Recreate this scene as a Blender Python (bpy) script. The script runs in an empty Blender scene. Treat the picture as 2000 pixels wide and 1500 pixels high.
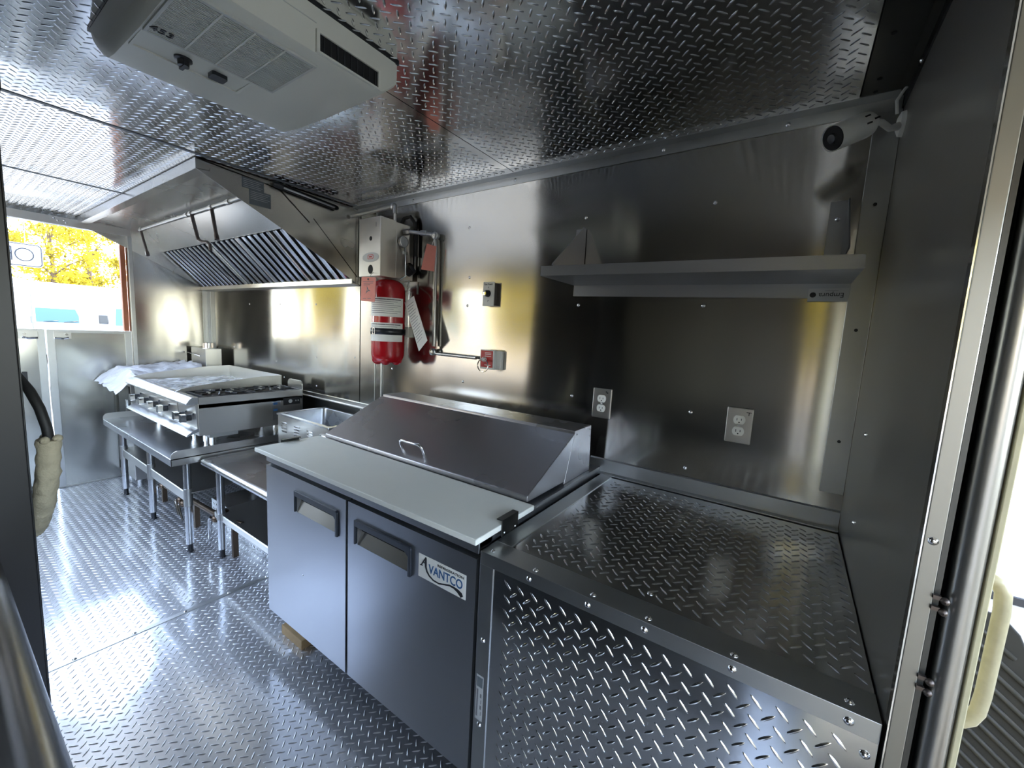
import bpy, bmesh, math, random
from mathutils import Vector, Matrix, noise

random.seed(7)
C = bpy.context.scene.collection
S = bpy.context.scene
PI = math.pi

# ------------------------------------------------------------------ camera
cd = bpy.data.cameras.new('camera')
cam = bpy.data.objects.new('camera', cd); C.objects.link(cam)
cd.sensor_fit = 'HORIZONTAL'; cd.sensor_width = 36.0
cd.lens = 799.64 / 2000 * 36.0
cd.clip_start = 0.02; cd.clip_end = 400
R_ = Vector((0.82218734, 0.56679018, 0.05250588))
D_ = Vector((0.11109921, -0.06932129, -0.99138869))
F_ = Vector((-0.5582696, 0.82094059, -0.11996502))
m3 = Matrix((R_, -D_, -F_)).transposed()
cam.matrix_world = Matrix.Translation((0, 0, 1.45)) @ m3.to_4x4()
S.camera = cam

# ------------------------------------------------------------------ world, sun, daylight, exposure
w = bpy.data.worlds.new('sky'); S.world = w; w.use_nodes = True
wn = w.node_tree.nodes; wl = w.node_tree.links
bg = wn['Background']
sky = wn.new('ShaderNodeTexSky'); sky.sky_type = 'NISHITA'
sky.sun_disc = False; sky.sun_elevation = math.radians(46); sky.sun_rotation = math.radians(-15)
sky.air_density = 1.0; sky.dust_density = 0.9; sky.ozone_density = 1.6
hs = wn.new('ShaderNodeHueSaturation'); hs.inputs['Saturation'].default_value = 0.72
wl.new(sky.outputs[0], hs.inputs['Color']); wl.new(hs.outputs[0], bg.inputs[0]); bg.inputs[1].default_value = 0.55

sd = bpy.data.lights.new('sun', 'SUN'); sd.energy = 2.4; sd.angle = math.radians(0.6); sd.color = (1.0, 0.93, 0.80)
sun = bpy.data.objects.new('sun', sd); C.objects.link(sun)
sun.rotation_euler = Vector((-0.22, 0.80, 0.95)).to_track_quat('Z', 'Y').to_euler()
sun.location = (3, 3, 8)

def portal(name, loc, direction, sx, sy):
    l = bpy.data.lights.new(name, 'AREA'); l.shape = 'RECTANGLE'; l.size = sx; l.size_y = sy
    l.cycles.is_portal = True
    o = bpy.data.objects.new(name, l); C.objects.link(o); o.location = loc
    o.rotation_euler = Vector(direction).to_track_quat('-Z', 'Z').to_euler()
    return o
portal('portal_rear', (-4.84, 0.59, 1.70), (1, 0, 0), 1.0, 0.8)
portal('portal_serving', (-3.225, -0.63, 1.485), (0, 1, 0), 2.55, 1.13)
portal('portal_windshield', (1.72, 0.425, 1.515), (-1, 0, 0), 1.65, 0.73)
portal('portal_driver', (0.775, -0.63, 1.25), (0, 1, 0), 0.65, 1.3)
portal('portal_cab', (0.88, 1.71, 1.0), (0, -1, 0), 0.8, 2.0)

S.view_settings.view_transform = 'Standard'; S.view_settings.look = 'None'
S.view_settings.gamma = 1.0; S.view_settings.use_curve_mapping = False
S.view_settings.exposure = 2.95
cy = S.cycles
cy.use_denoising = True; cy.use_adaptive_sampling = False
cy.max_bounces = 14; cy.glossy_bounces = 9; cy.diffuse_bounces = 5; cy.transmission_bounces = 6; cy.transparent_max_bounces = 12
cy.sample_clamp_indirect = 5.0; cy.sample_clamp_direct = 0.0
cy.blur_glossy = 1.0; cy.caustics_reflective = True; cy.caustics_refractive = False

# ------------------------------------------------------------------ materials
def newmat(name):
    m = bpy.data.materials.new(name); m.use_nodes = True
    return m, m.node_tree.nodes, m.node_tree.links, m.node_tree.nodes['Principled BSDF']

def nz(N, L, vec, scale, detail=2.0, rough=0.5, stretch=None):
    if stretch:
        mp = N.new('ShaderNodeMapping'); mp.inputs['Scale'].default_value = stretch
        L.new(vec, mp.inputs['Vector']); vec = mp.outputs['Vector']
    t = N.new('ShaderNodeTexNoise'); t.inputs['Scale'].default_value = scale
    t.inputs['Detail'].default_value = detail; t.inputs['Roughness'].default_value = rough
    L.new(vec, t.inputs['Vector'])
    return t.outputs['Fac']

def mth(N, L, op, a, b):
    x = N.new('ShaderNodeMath'); x.operation = op
    for i, v in enumerate((a, b)):
        if isinstance(v, (int, float)): x.inputs[i].default_value = v
        else: L.new(v, x.inputs[i])
    return x.outputs[0]

def metal(name, col, rough, aniso=0.0, tangent=None, wave=0.0, wscale=2.0, grain=None, rvar=0.06, wstretch=None, smudge=0.0, haze=None):
    """sheet metal: brushed grain, slow oil-canning of the sheet, uneven gloss"""
    m, N, L, P = newmat(name)
    P.inputs['Metallic'].default_value = 1.0
    P.inputs['Base Color'].default_value = (*col, 1)
    geo = N.new('ShaderNodeNewGeometry'); pos = geo.outputs['Position']
    P.inputs['Anisotropic'].default_value = aniso
    if tangent:
        cx = N.new('ShaderNodeCombineXYZ')
        for i in range(3): cx.inputs[i].default_value = tangent[i]
        L.new(cx.outputs[0], P.inputs['Tangent'])
    r = nz(N, L, pos, 3.0, 3.0)
    rr = mth(N, L, 'MULTIPLY_ADD', r, 2 * rvar); N_ = rr.node; N_.inputs[2].default_value = rough - rvar
    if grain:
        g = nz(N, L, pos, 40.0, 2.0, 0.6, grain)
        g2 = mth(N, L, 'MULTIPLY', mth(N, L, 'SUBTRACT', g, 0.5), 0.03)
        rr = mth(N, L, 'ADD', rr, g2)
    L.new(rr, P.inputs['Roughness'])
    if smudge > 0:
        s = nz(N, L, pos, 7.0, 4.0, 0.6)
        ramp = N.new('ShaderNodeMix'); ramp.data_type = 'RGBA'
        ramp.inputs[6].default_value = (*col, 1); ramp.inputs[7].default_value = (*[c * (1 - smudge) for c in col], 1)
        L.new(s, ramp.inputs[0]); L.new(ramp.outputs[2], P.inputs['Base Color'])
    if wave > 0:
        h = nz(N, L, pos, wscale, 1.0, 0.4, wstretch)
        b = N.new('ShaderNodeBump'); b.inputs['Strength'].default_value = 1.0; b.inputs['Distance'].default_value = 1.0
        L.new(mth(N, L, 'MULTIPLY', h, wave), b.inputs['Height'])
        L.new(b.outputs[0], P.inputs['Normal'])
    if haze:
        # fine scuffing: part of the surface scatters widely over the sharper reflection
        G = N.new('ShaderNodeBsdfAnisotropic'); G.distribution = 'GGX'; G.inputs['Roughness'].default_value = haze[1]
        G.inputs['Color'].default_value = (*col, 1)
        X = N.new('ShaderNodeMixShader'); X.inputs[0].default_value = haze[0]
        L.new(P.outputs[0], X.inputs[1]); L.new(G.outputs[0], X.inputs[2]); L.new(X.outputs[0], N['Material Output'].inputs[0])
    return m

def paint(name, col, rough=0.5, spec=0.5, var=0.0, vscale=6.0, bump=0.0, bscale=60.0, coat=0.0):
    m, N, L, P = newmat(name)
    P.inputs['Roughness'].default_value = rough; P.inputs['Specular IOR Level'].default_value = spec
    P.inputs['Base Color'].default_value = (*col, 1); P.inputs['Coat Weight'].default_value = coat
    tc = N.new('ShaderNodeNewGeometry'); pos = tc.outputs['Position']
    if var > 0:
        f = nz(N, L, pos, vscale, 4.0, 0.6)
        mx = N.new('ShaderNodeMix'); mx.data_type = 'RGBA'
        mx.inputs[6].default_value = (*[c * (1 - var) for c in col], 1); mx.inputs[7].default_value = (*[min(1, c * (1 + var)) for c in col], 1)
        L.new(f, mx.inputs[0]); L.new(mx.outputs[2], P.inputs['Base Color'])
    if bump > 0:
        h = nz(N, L, pos, bscale, 3.0)
        b = N.new('ShaderNodeBump'); b.inputs['Distance'].default_value = bump
        L.new(h, b.inputs['Height']); L.new(b.outputs[0], P.inputs['Normal'])
    return m

STEEL = (0.66, 0.64, 0.60)
M = {}
M['wall'] = metal('stainless_wall_sheet', (0.46, 0.445, 0.41), 0.145, 0.82, (0, 0, 1), wave=0.010, wscale=1.6, grain=(0.05, 1, 1), rvar=0.04, wstretch=(1.3, 1, 0.55))
M['partition'] = metal('stainless_partition_sheet', STEEL, 0.19, 0.3, (0, 0, 1), wave=0.008, wscale=1.6, grain=(1, 0.05, 1), rvar=0.04, haze=(0.35, 0.55))
M['door_sheet'] = metal('stainless_door_sheet', (0.50, 0.50, 0.47), 0.20, 0.3, (0, 0, 1), wave=0.018, wscale=2.2, rvar=0.05)
M['trim'] = metal('dull_aluminium_trim', (0.55, 0.56, 0.55), 0.36, grain=(0.05, 0.05, 1), rvar=0.05, smudge=0.2)
M['steel'] = metal('brushed_stainless', STEEL, 0.30, rvar=0.03)
M['steelx'] = metal('stainless_table_top', (0.58, 0.59, 0.60), 0.27, rvar=0.03)
M['fridge'] = metal('dark_brushed_stainless', (0.40, 0.41, 0.43), 0.30, rvar=0.03, haze=(0.45, 0.55))
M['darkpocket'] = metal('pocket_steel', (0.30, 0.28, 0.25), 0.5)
M['lid'] = metal('dark_brushed_stainless_lid', (0.42, 0.41, 0.42), 0.28, rvar=0.03, haze=(0.4, 0.5))
M['tread'] = metal('aluminium_tread_plate', (0.74, 0.75, 0.76), 0.17, wave=0.012, wscale=3.2, rvar=0.06, smudge=0.15)
M['tread_ceiling'] = metal('bright_tread_plate', (0.82, 0.82, 0.81), 0.13, wave=0.012, wscale=2.2, rvar=0.05, smudge=0.1)
M['tread_floor'] = metal('worn_floor_tread_plate', (0.82, 0.83, 0.84), 0.15, wave=0.004, wscale=3.0, rvar=0.05, smudge=0.2, haze=(0.45, 0.6))
M['lug'] = metal('tread_lug_metal', (0.85, 0.86, 0.86), 0.14, rvar=0.03)
M['lug_floor'] = metal('worn_lug_metal', (0.82, 0.83, 0.84), 0.30, rvar=0.05, haze=(0.4, 0.6))
M['hood'] = metal('hood_stainless', (0.64, 0.62, 0.57), 0.26, wave=0.0025, wscale=1.6)
M['baffle'] = metal('bright_baffle_steel', (0.70, 0.72, 0.75), 0.13)
M['galv'] = metal('galvanised_pipe', (0.55, 0.55, 0.53), 0.34, smudge=0.2)
M['nose'] = metal('polished_door_nose', (0.40, 0.39, 0.37), 0.25, haze=(0.3, 0.5))
M['capmetal'] = metal('dull_end_cap', (0.30, 0.29, 0.26), 0.42)
M['rollsteel'] = metal('dark_rolled_steel', (0.26, 0.25, 0.24), 0.24)
M['chrome'] = metal('chrome', (0.75, 0.75, 0.75), 0.12)
M['darksteel'] = metal('dark_cabinet_steel', (0.085, 0.085, 0.08), 0.42, 0.3, (0, 0, 1), wave=0.001)
M['blackpaint'] = paint('black_painted_steel', (0.010, 0.010, 0.011), 0.38, spec=0.3)
M['aluminium'] = metal('cast_aluminium', (0.55, 0.55, 0.52), 0.38, smudge=0.2)
M['blackpipe'] = metal('black_iron_pipe', (0.12, 0.10, 0.09), 0.45)
M['bronze'] = metal('dark_brass_valve', (0.18, 0.13, 0.09), 0.42, smudge=0.3)
M['iron'] = paint('cast_iron', (0.012, 0.012, 0.013), 0.45)
M['black'] = paint('black_plastic', (0.012, 0.013, 0.015), 0.35)
M['rubber'] = paint('black_rubber', (0.012, 0.012, 0.012), 0.6)
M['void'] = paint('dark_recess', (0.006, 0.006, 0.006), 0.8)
M['navyplastic'] = paint('dark_handle_plastic', (0.018, 0.022, 0.03), 0.32)
M['board'] = paint('white_cutting_board_plastic', (0.90, 0.90, 0.82), 0.42, var=0.04, vscale=5)
M['acplastic'] = paint('off_white_ac_plastic', (0.66, 0.66, 0.58), 0.42)
M['acgrille'] = paint('grey_white_grille_plastic', (0.52, 0.53, 0.49), 0.5)
M['red'] = paint('red_cylinder_enamel', (0.42, 0.006, 0.012), 0.22, coat=0.4)
M['redface'] = paint('red_printed_plate', (0.50, 0.02, 0.02), 0.4)
M['white'] = paint('white_plastic', (0.84, 0.84, 0.78), 0.4)
M['paper'] = paint('white_paper', (0.86, 0.85, 0.79), 0.7, var=0.04, vscale=30)
M['print'] = paint('grey_print', (0.16, 0.16, 0.17), 0.7)
M['ink'] = paint('black_ink', (0.012, 0.012, 0.014), 0.5)
M['blueink'] = paint('blue_ink', (0.025, 0.10, 0.24), 0.5)
M['pink'] = paint('pink_card_tag', (0.76, 0.27, 0.21), 0.7, var=0.08, vscale=40)
M['cream'] = paint('cream_vehicle_paint', (0.44, 0.40, 0.25), 0.32, var=0.22, vscale=26, coat=0.3)
M['creamtan'] = paint('scuffed_cream_paint', (0.38, 0.33, 0.20), 0.36, var=0.45, vscale=22)
M['foam'] = paint('old_foam_insulation', (0.42, 0.37, 0.26), 0.9, var=0.30, vscale=28, bump=0.004, bscale=60)
M['wood'] = paint('pine_block', (0.42, 0.28, 0.13), 0.7, var=0.25, vscale=30)
M['plate_grey'] = paint('grey_label_plate', (0.13, 0.15, 0.16), 0.5)
M['sticker'] = paint('label_silver', (0.48, 0.49, 0.48), 0.45)
M['van'] = paint('white_vehicle_paint', (0.38, 0.38, 0.38), 0.35, coat=0.2)
M['pinkvan'] = paint('weathered_white_panel', (0.36, 0.325, 0.305), 0.5, var=0.03)
M['asphalt'] = paint('asphalt', (0.10, 0.098, 0.09), 0.9, var=0.2, vscale=3)
M['bark'] = paint('bark', (0.10, 0.065, 0.04), 0.9, var=0.3, vscale=12)
M['brownpost'] = paint('rust_brown_post', (0.30, 0.10, 0.045), 0.6, var=0.2, vscale=10)
M['mat'] = paint('ribbed_black_mat', (0.035, 0.033, 0.028), 0.7, var=0.2, vscale=12)
M['ribrubber'] = paint('worn_rib_rubber', (0.055, 0.052, 0.043), 0.55)  # slightly paler than the mat base so the ribs stand apart
M['frontwall'] = paint('dull_olive_wall_paint', (0.17, 0.16, 0.135), 0.55, var=0.1)
M['cabwall'] = paint('cab_wall_paint', (0.58, 0.55, 0.47), 0.5, var=0.1)
M['peach'] = paint('tan_fence_paint', (0.62, 0.38, 0.18), 0.7, var=0.1)
M['tanwall'] = paint('tan_render', (0.26, 0.21, 0.15), 0.8, var=0.15, vscale=2)
M['vinyl'] = paint('white_sign_vinyl', (0.50, 0.51, 0.54), 0.4)
M['signgrey'] = paint('grey_sign_outline', (0.02, 0.022, 0.03), 0.5)

m, N, L, P = newmat('autumn_leaves'); M['leaf'] = m
ob_i = N.new('ShaderNodeNewGeometry')
f = nz(N, L, ob_i.outputs['Position'], 1.6, 4.0, 0.7)
rp = N.new('ShaderNodeValToRGB'); L.new(f, rp.inputs[0])
rp.color_ramp.elements[0].position = 0.35; rp.color_ramp.elements[0].color = (0.13, 0.10, 0.008, 1)
rp.color_ramp.elements[1].position = 0.65; rp.color_ramp.elements[1].color = (0.52, 0.40, 0.025, 1)
L.new(rp.outputs[0], P.inputs['Base Color']); P.inputs['Roughness'].default_value = 0.6
tr = N.new('ShaderNodeBsdfTranslucent'); L.new(rp.outputs[0], tr.inputs[0])
mx = N.new('ShaderNodeMixShader'); mx.inputs[0].default_value = 0.45
L.new(P.outputs[0], mx.inputs[1]); L.new(tr.outputs[0], mx.inputs[2])
L.new(mx.outputs[0], N['Material Output'].inputs[0])

m, N, L, P = newmat('clear_plastic_film'); M['film'] = m
P.inputs['Base Color'].default_value = (0.75, 0.78, 0.82, 1); P.inputs['Roughness'].default_value = 0.15
tp = N.new('ShaderNodeBsdfTransparent'); mx = N.new('ShaderNodeMixShader')
g = N.new('ShaderNodeNewGeometry'); ff = nz(N, L, g.outputs['Position'], 14, 3)
rp = N.new('ShaderNodeValToRGB'); L.new(ff, rp.inputs[0]); rp.color_ramp.elements[0].position = 0.42; rp.color_ramp.elements[1].position = 0.62
rp.color_ramp.elements[0].color = (0.25, 0.25, 0.25, 1); rp.color_ramp.elements[1].color = (0.95, 0.95, 0.95, 1)
L.new(rp.outputs[0], mx.inputs[0]); L.new(tp.outputs[0], mx.inputs[1]); L.new(P.outputs[0], mx.inputs[2]); L.new(mx.outputs[0], N['Material Output'].inputs[0])

m, N, L, P = newmat('white_plastic_bag'); M['bag'] = m
P.inputs['Base Color'].default_value = (0.72, 0.72, 0.75, 1); P.inputs['Roughness'].default_value = 0.3
tr = N.new('ShaderNodeBsdfTranslucent'); tr.inputs[0].default_value = (0.7, 0.7, 0.74, 1)
mx = N.new('ShaderNodeMixShader'); mx.inputs[0].default_value = 0.3
L.new(P.outputs[0], mx.inputs[1]); L.new(tr.outputs[0], mx.inputs[2]); L.new(mx.outputs[0], N['Material Output'].inputs[0])

m, N, L, P = newmat('vehicle_glass'); M['glass'] = m
P.inputs['Base Color'].default_value = (0.035, 0.075, 0.09, 1); P.inputs['Roughness'].default_value = 0.08
P.inputs['Specular IOR Level'].default_value = 0.25

# ------------------------------------------------------------------ mesh helpers
class MB:
    def __init__(s): s.v = []; s.f = []; s.sm = []
    def add(s, vs, fs, smooth=False):
        o = len(s.v); s.v += [tuple(p) for p in vs]
        for q in fs: s.f.append(tuple(o + i for i in q)); s.sm.append(smooth)
        return s
    def box(s, x0, x1, y0, y1, z0, z1):
        vs = [(x, y, z) for x in (x0, x1) for y in (y0, y1) for z in (z0, z1)]
        return s.add(vs, [(0, 1, 3, 2), (4, 6, 7, 5), (0, 4, 5, 1), (2, 3, 7, 6), (0, 2, 6, 4), (1, 5, 7, 3)])
    def cyl(s, p0, p1, r, n=16, r1=None, cap=True, smooth=True):
        p0 = Vector(p0); p1 = Vector(p1); r1 = r if r1 is None else r1
        a = (p1 - p0).normalized(); u = a.orthogonal().normalized(); v = a.cross(u)
        A = [p0 + (u * math.cos(t) + v * math.sin(t)) * r for t in [2 * PI * i / n for i in range(n)]]
        B = [p1 + (u * math.cos(t) + v * math.sin(t)) * r1 for t in [2 * PI * i / n for i in range(n)]]
        s.add(A + B, [(i, (i + 1) % n, n + (i + 1) % n, n + i) for i in range(n)], smooth)
        if cap:
            s.add(A, [tuple(range(n - 1, -1, -1))]); s.add(B, [tuple(range(n))])
        return s
    def tube(s, path, r, n=10, cap=True):
        P_ = [Vector(p) for p in path]; k = len(P_)
        rs = r if isinstance(r, (list, tuple)) else [r] * k
        T = [(P_[min(i + 1, k - 1)] - P_[max(i - 1, 0)]).normalized() for i in range(k)]
        u = T[0].orthogonal().normalized(); rings = []
        for i in range(k):
            u = (u - T[i] * u.dot(T[i]))
            u = u.normalized() if u.length > 1e-6 else T[i].orthogonal().normalized()
            v = T[i].cross(u)
            rings += [P_[i] + (u * math.cos(2 * PI * j / n) + v * math.sin(2 * PI * j / n)) * rs[i] for j in range(n)]
        fs = [(i * n + j, i * n + (j + 1) % n, (i + 1) * n + (j + 1) % n, (i + 1) * n + j) for i in range(k - 1) for j in range(n)]
        s.add(rings, fs, True)
        if cap:
            s.add(rings[:n], [tuple(range(n - 1, -1, -1))]); s.add(rings[-n:], [tuple(range(n))])
        return s
    def prism(s, axis, poly, a, b, smooth=False):
        n = len(poly)
        def pt(p, t): return {'x': (t, p[0], p[1]), 'y': (p[0], t, p[1]), 'z': (p[0], p[1], t)}[axis]
        A = [pt(p, a) for p in poly]; B = [pt(p, b) for p in poly]
        s.add(A + B, [(i, (i + 1) % n, n + (i + 1) % n, n + i) for i in range(n)], smooth)
        s.add(A, [tuple(range(n - 1, -1, -1))]); s.add(B, [tuple(range(n))])
        return s
    def lathe(s, prof, origin, axis=(0, 0, 1), n=24, smooth=True):
        a = Vector(axis).normalized(); u = a.orthogonal().normalized(); v = a.cross(u); o = Vector(origin)
        vs = []
        for r, h in prof:
            vs += [o + a * h + (u * math.cos(2 * PI * j / n) + v * math.sin(2 * PI * j / n)) * r for j in range(n)]
        k = len(prof)
        s.add(vs, [(i * n + j, i * n + (j + 1) % n, (i + 1) * n + (j + 1) % n, (i + 1) * n + j) for i in range(k - 1) for j in range(n)], smooth)
        if prof[0][0] > 1e-5: s.add(vs[:n], [tuple(range(n - 1, -1, -1))])
        if prof[-1][0] > 1e-5: s.add(vs[-n:], [tuple(range(n))])
        return s
    def ball(s, c, r, n=16):
        pr = [(r * math.sin(PI * i / 8), -r * math.cos(PI * i / 8)) for i in range(9)]
        return s.lathe(pr, c, n=n)
    def frame(s, axis, u0, u1, v0, v1, hu0, hu1, hv0, hv1, a, b):
        """a plate with a rectangular hole; axis is the plate's normal"""
        def pt(u, v, t): return {'x': (t, u, v), 'y': (u, t, v), 'z': (u, v, t)}[axis]
        us = [u0, hu0, hu1, u1]; vv = [v0, hv0, hv1, v1]
        for t in (a, b):
            vs = [pt(u, v, t) for u in us for v in vv]
            s.add(vs, [(i * 4 + j, (i + 1) * 4 + j, (i + 1) * 4 + j + 1, i * 4 + j + 1) for i in range(3) for j in range(3) if not (i == 1 and j == 1)])
        for (p, q) in (((u0, v0), (u1, v0)), ((u1, v0), (u1, v1)), ((u1, v1), (u0, v1)), ((u0, v1), (u0, v0)),
                       ((hu0, hv0), (hu1, hv0)), ((hu1, hv0), (hu1, hv1)), ((hu1, hv1), (hu0, hv1)), ((hu0, hv1), (hu0, hv0))):
            s.add([pt(*p, a), pt(*q, a), pt(*q, b), pt(*p, b)], [(0, 1, 2, 3)])
        return s
    def xf(s, mat):
        s.v = [tuple(mat @ Vector(p)) for p in s.v]; return s
    def shift(s, d): return s.xf(Matrix.Translation(d))

WO = {}
def link(o, parent, origin):
    C.objects.link(o)
    o.location = Vector(origin) - (WO[parent.name] if parent else Vector((0, 0, 0)))
    if parent: o.parent = parent
    WO[o.name] = Vector(origin)
    return o

def build(mb, name, mat, parent=None, bevel=0.0, seg=2, origin=None, kind=None, label=None):
    me = bpy.data.meshes.new(name)
    xs, ys, zs = zip(*mb.v)
    if origin is None: origin = ((min(xs) + max(xs)) / 2, (min(ys) + max(ys)) / 2, (min(zs) + max(zs)) / 2)
    o = Vector(origin)
    me.from_pydata([Vector(p) - o for p in mb.v], [], mb.f)
    me.polygons.foreach_set('use_smooth', [True] * len(mb.f) if bevel else mb.sm)
    bm = bmesh.new(); bm.from_mesh(me)
    bmesh.ops.remove_doubles(bm, verts=bm.verts, dist=1e-6)
    if bevel == 0:
        for e in bm.edges:
            if len(e.link_faces) == 2 and e.calc_face_angle(0) > 0.7: e.smooth = False
    bmesh.ops.recalc_face_normals(bm, faces=bm.faces)
    bm.to_mesh(me); bm.free()
    me.materials.append(M[mat] if isinstance(mat, str) else mat)
    ob = bpy.data.objects.new(name, me)
    link(ob, parent, origin)
    if bevel:
        b = ob.modifiers.new('bevel', 'BEVEL'); b.width = bevel; b.segments = seg; b.limit_method = 'ANGLE'; b.angle_limit = 0.6; b.harden_normals = True
    if kind: ob['kind'] = kind
    if label: ob['label'] = label
    return ob

def same(src, name, parent, origin):
    """another piece sharing a mesh already built"""
    o = bpy.data.objects.new(name, src.data); link(o, parent, origin)
    o.rotation_euler = src.rotation_euler
    for md in src.modifiers:
        if md.type == 'BEVEL':
            b = o.modifiers.new('bevel', 'BEVEL'); b.width = md.width; b.segments = md.segments; b.limit_method = 'ANGLE'; b.angle_limit = 0.6; b.harden_normals = True
    return o

def thing(name, label, cat, loc, group=None):
    o = bpy.data.objects.new(name, None); o.empty_display_size = 0.05
    link(o, None, loc); o['label'] = label; o['category'] = cat
    if group: o['group'] = group
    return o
def tag(o, label, cat, group=None):
    o['label'] = label; o['category'] = cat
    if group: o['group'] = group
    return o
def struct(o): o['kind'] = 'structure'; return o

def copy_tree(src, loc, label, parent=None):
    c = src.copy(); C.objects.link(c)
    if parent: c.parent = parent
    else:
        c.location = loc; c['label'] = label; WO[c.name] = Vector(loc)
    for ch in list(src.children): copy_tree(ch, None, None, c)
    return c

def text(name, s, mat, parent, center, width, height, rot, ext=0.0006, bold=0.0):
    cu = bpy.data.curves.new(name, 'FONT'); cu.body = s; cu.align_x = 'CENTER'; cu.align_y = 'CENTER'; cu.size = 1.0; cu.offset = bold
    cu.materials.append(M[mat])
    o = bpy.data.objects.new(name, cu); link(o, parent, center)
    bpy.context.view_layer.update()
    d = o.dimensions
    sx = width / max(d.x, 1e-6); sy = height / max(d.y, 1e-6)
    o.scale = (sx, sy, 1); o.rotation_euler = rot
    cu.extrude = ext
    bpy.context.view_layer.update()
    me = bpy.data.meshes.new_from_object(o.evaluated_get(bpy.context.evaluated_depsgraph_get()))
    r = bpy.data.objects.new(name, me); C.objects.link(r); r.location = o.location; r.rotation_euler = rot; r.scale = (sx, sy, 1); r.parent = parent
    WO[r.name] = Vector(center); bpy.data.objects.remove(o); bpy.data.curves.remove(cu); r.name = name
    return r
FRONT = (PI / 2, 0, 0); FACE_PX = (PI / 2, 0, PI / 2); FACE_NX = (PI / 2, 0, -PI / 2); DOWN = (PI, 0, 0)

def rounded(poly_c, hw, hh, r, n=5):
    cx, cyy = poly_c; out = []
    for (sx, sy, a0) in ((1, 1, 0), (-1, 1, PI / 2), (-1, -1, PI), (1, -1, 3 * PI / 2)):
        for i in range(n + 1):
            t = a0 + PI / 2 * i / n
            out.append((cx + sx * (hw - r) + r * math.cos(t), cyy + sy * (hh - r) + r * math.sin(t)))
    return out

# diamond tread: a field of pointed lugs at +-45 degrees on a 40 mm lattice
def lugs(name, mat, parent, origin, U, V, nU, nV, H=0.0016, skip=None, p=0.04):
    U = Vector(U); V = Vector(V); W = U.cross(V); origin = Vector(origin)
    Ln, Wd = 0.0165, 0.0036
    st = (-0.62, 0.0, 0.62)
    verts = []; faces = []
    def lug(cx, cy2, ang, rev=False):
        ca, sa = math.cos(ang), math.sin(ang); o = len(verts)
        def P3(a, b, h):
            return origin + U * (cx + a * ca - b * sa) + V * (cy2 + a * sa + b * ca) + W * h
        verts.append(P3(-Ln, 0, -0.0002))
        for t in st:
            k = 1 - t * t
            wv = Wd * (0.35 + 0.65 * k); hh = H * (0.55 + 0.45 * k)
            verts.append(P3(t * Ln, -wv, -0.0002)); verts.append(P3(t * Ln, -wv * 0.3, hh))
            verts.append(P3(t * Ln, wv * 0.3, hh)); verts.append(P3(t * Ln, wv, -0.0002))
        verts.append(P3(Ln, 0, -0.0002)); e = o + 13
        for j in range(3):
            faces.append((o, o + 2 + j, o + 1 + j))
            faces.append((e, o + 9 + j, o + 10 + j))
            for i in range(2):
                a = o + 1 + i * 4 + j; faces.append((a, a + 1, a + 5, a + 4))
    nu = int(nU / p); nv = int(nV / p)
    for i in range(nu):
        for j in range(nv):
            for (du, dv, an) in ((0.25, 0.25, PI / 4), (0.75, 0.75, -PI / 4)):
                cu, cv = (i + du) * p, (j + dv) * p
                if cu > nU - 0.012 or cv > nV - 0.012 or cu < 0.012 or cv < 0.012: continue
                if skip and skip(cu, cv): continue
                lug(cu, cv, an + random.uniform(-0.03, 0.03))
    c = origin + U * nU / 2 + V * nV / 2
    me = bpy.data.meshes.new(name); me.from_pydata([v - c for v in verts], [], faces)
    me.polygons.foreach_set('use_smooth', [True] * len(faces)); me.materials.append(M[mat])
    bm = bmesh.new(); bm.from_mesh(me); bmesh.ops.recalc_face_normals(bm, faces=bm.faces); bm.to_mesh(me); bm.free()
    ob = bpy.data.objects.new(name, me); link(ob, parent, c); ob['kind'] = 'stuff'
    return ob

# a small button-head screw; one mesh shared by all of them
sc_mb = MB().lathe([(0.0075, 0), (0.0075, 0.0008), (0.0055, 0.0012), (0.005, 0.003), (0.0025, 0.0042), (0.0, 0.0044)], (0, 0, 0), n=12)
_me = bpy.data.meshes.new('screw'); _me.from_pydata(sc_mb.v, [], sc_mb.f); _me.polygons.foreach_set('use_smooth', [True] * len(sc_mb.f)); _me.materials.append(M['chrome'])
def screw(parent, loc, normal):
    o = bpy.data.objects.new('screw', _me); link(o, parent, loc)
    o.rotation_euler = Vector(normal).to_track_quat('Z', 'Y').to_euler(); return o

YW, XR, XL, ZC, YF = 1.69, 0.185, -4.85, 2.205, -0.64
# ================================================================== the setting
floor = struct(build(MB().box(XL, 0.21, YF, YW + 0.01, -0.06, -0.004), 'floor', 'tread_floor'))
for (a, b) in ((XL, -2.345), (-2.335, 0.20)):
    pn = build(MB().box(a, b, YF, YW, -0.004, 0.0), 'floor_panel', 'tread_floor', floor)
    lugs('tread_lugs', 'lug_floor', pn, (a, 0.0, 0), (1, 0, 0), (0, 1, 0), b - a, 1.69, H=0.0021)
ss = build(MB().box(-2.352, -2.328, YF, YW, 0.0, 0.003), 'seam_strip', 'trim', floor)
for i in range(6): screw(floor, (-2.34, 0.10 + 0.19 * i, 0.003), (0, 0, 1))

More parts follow.
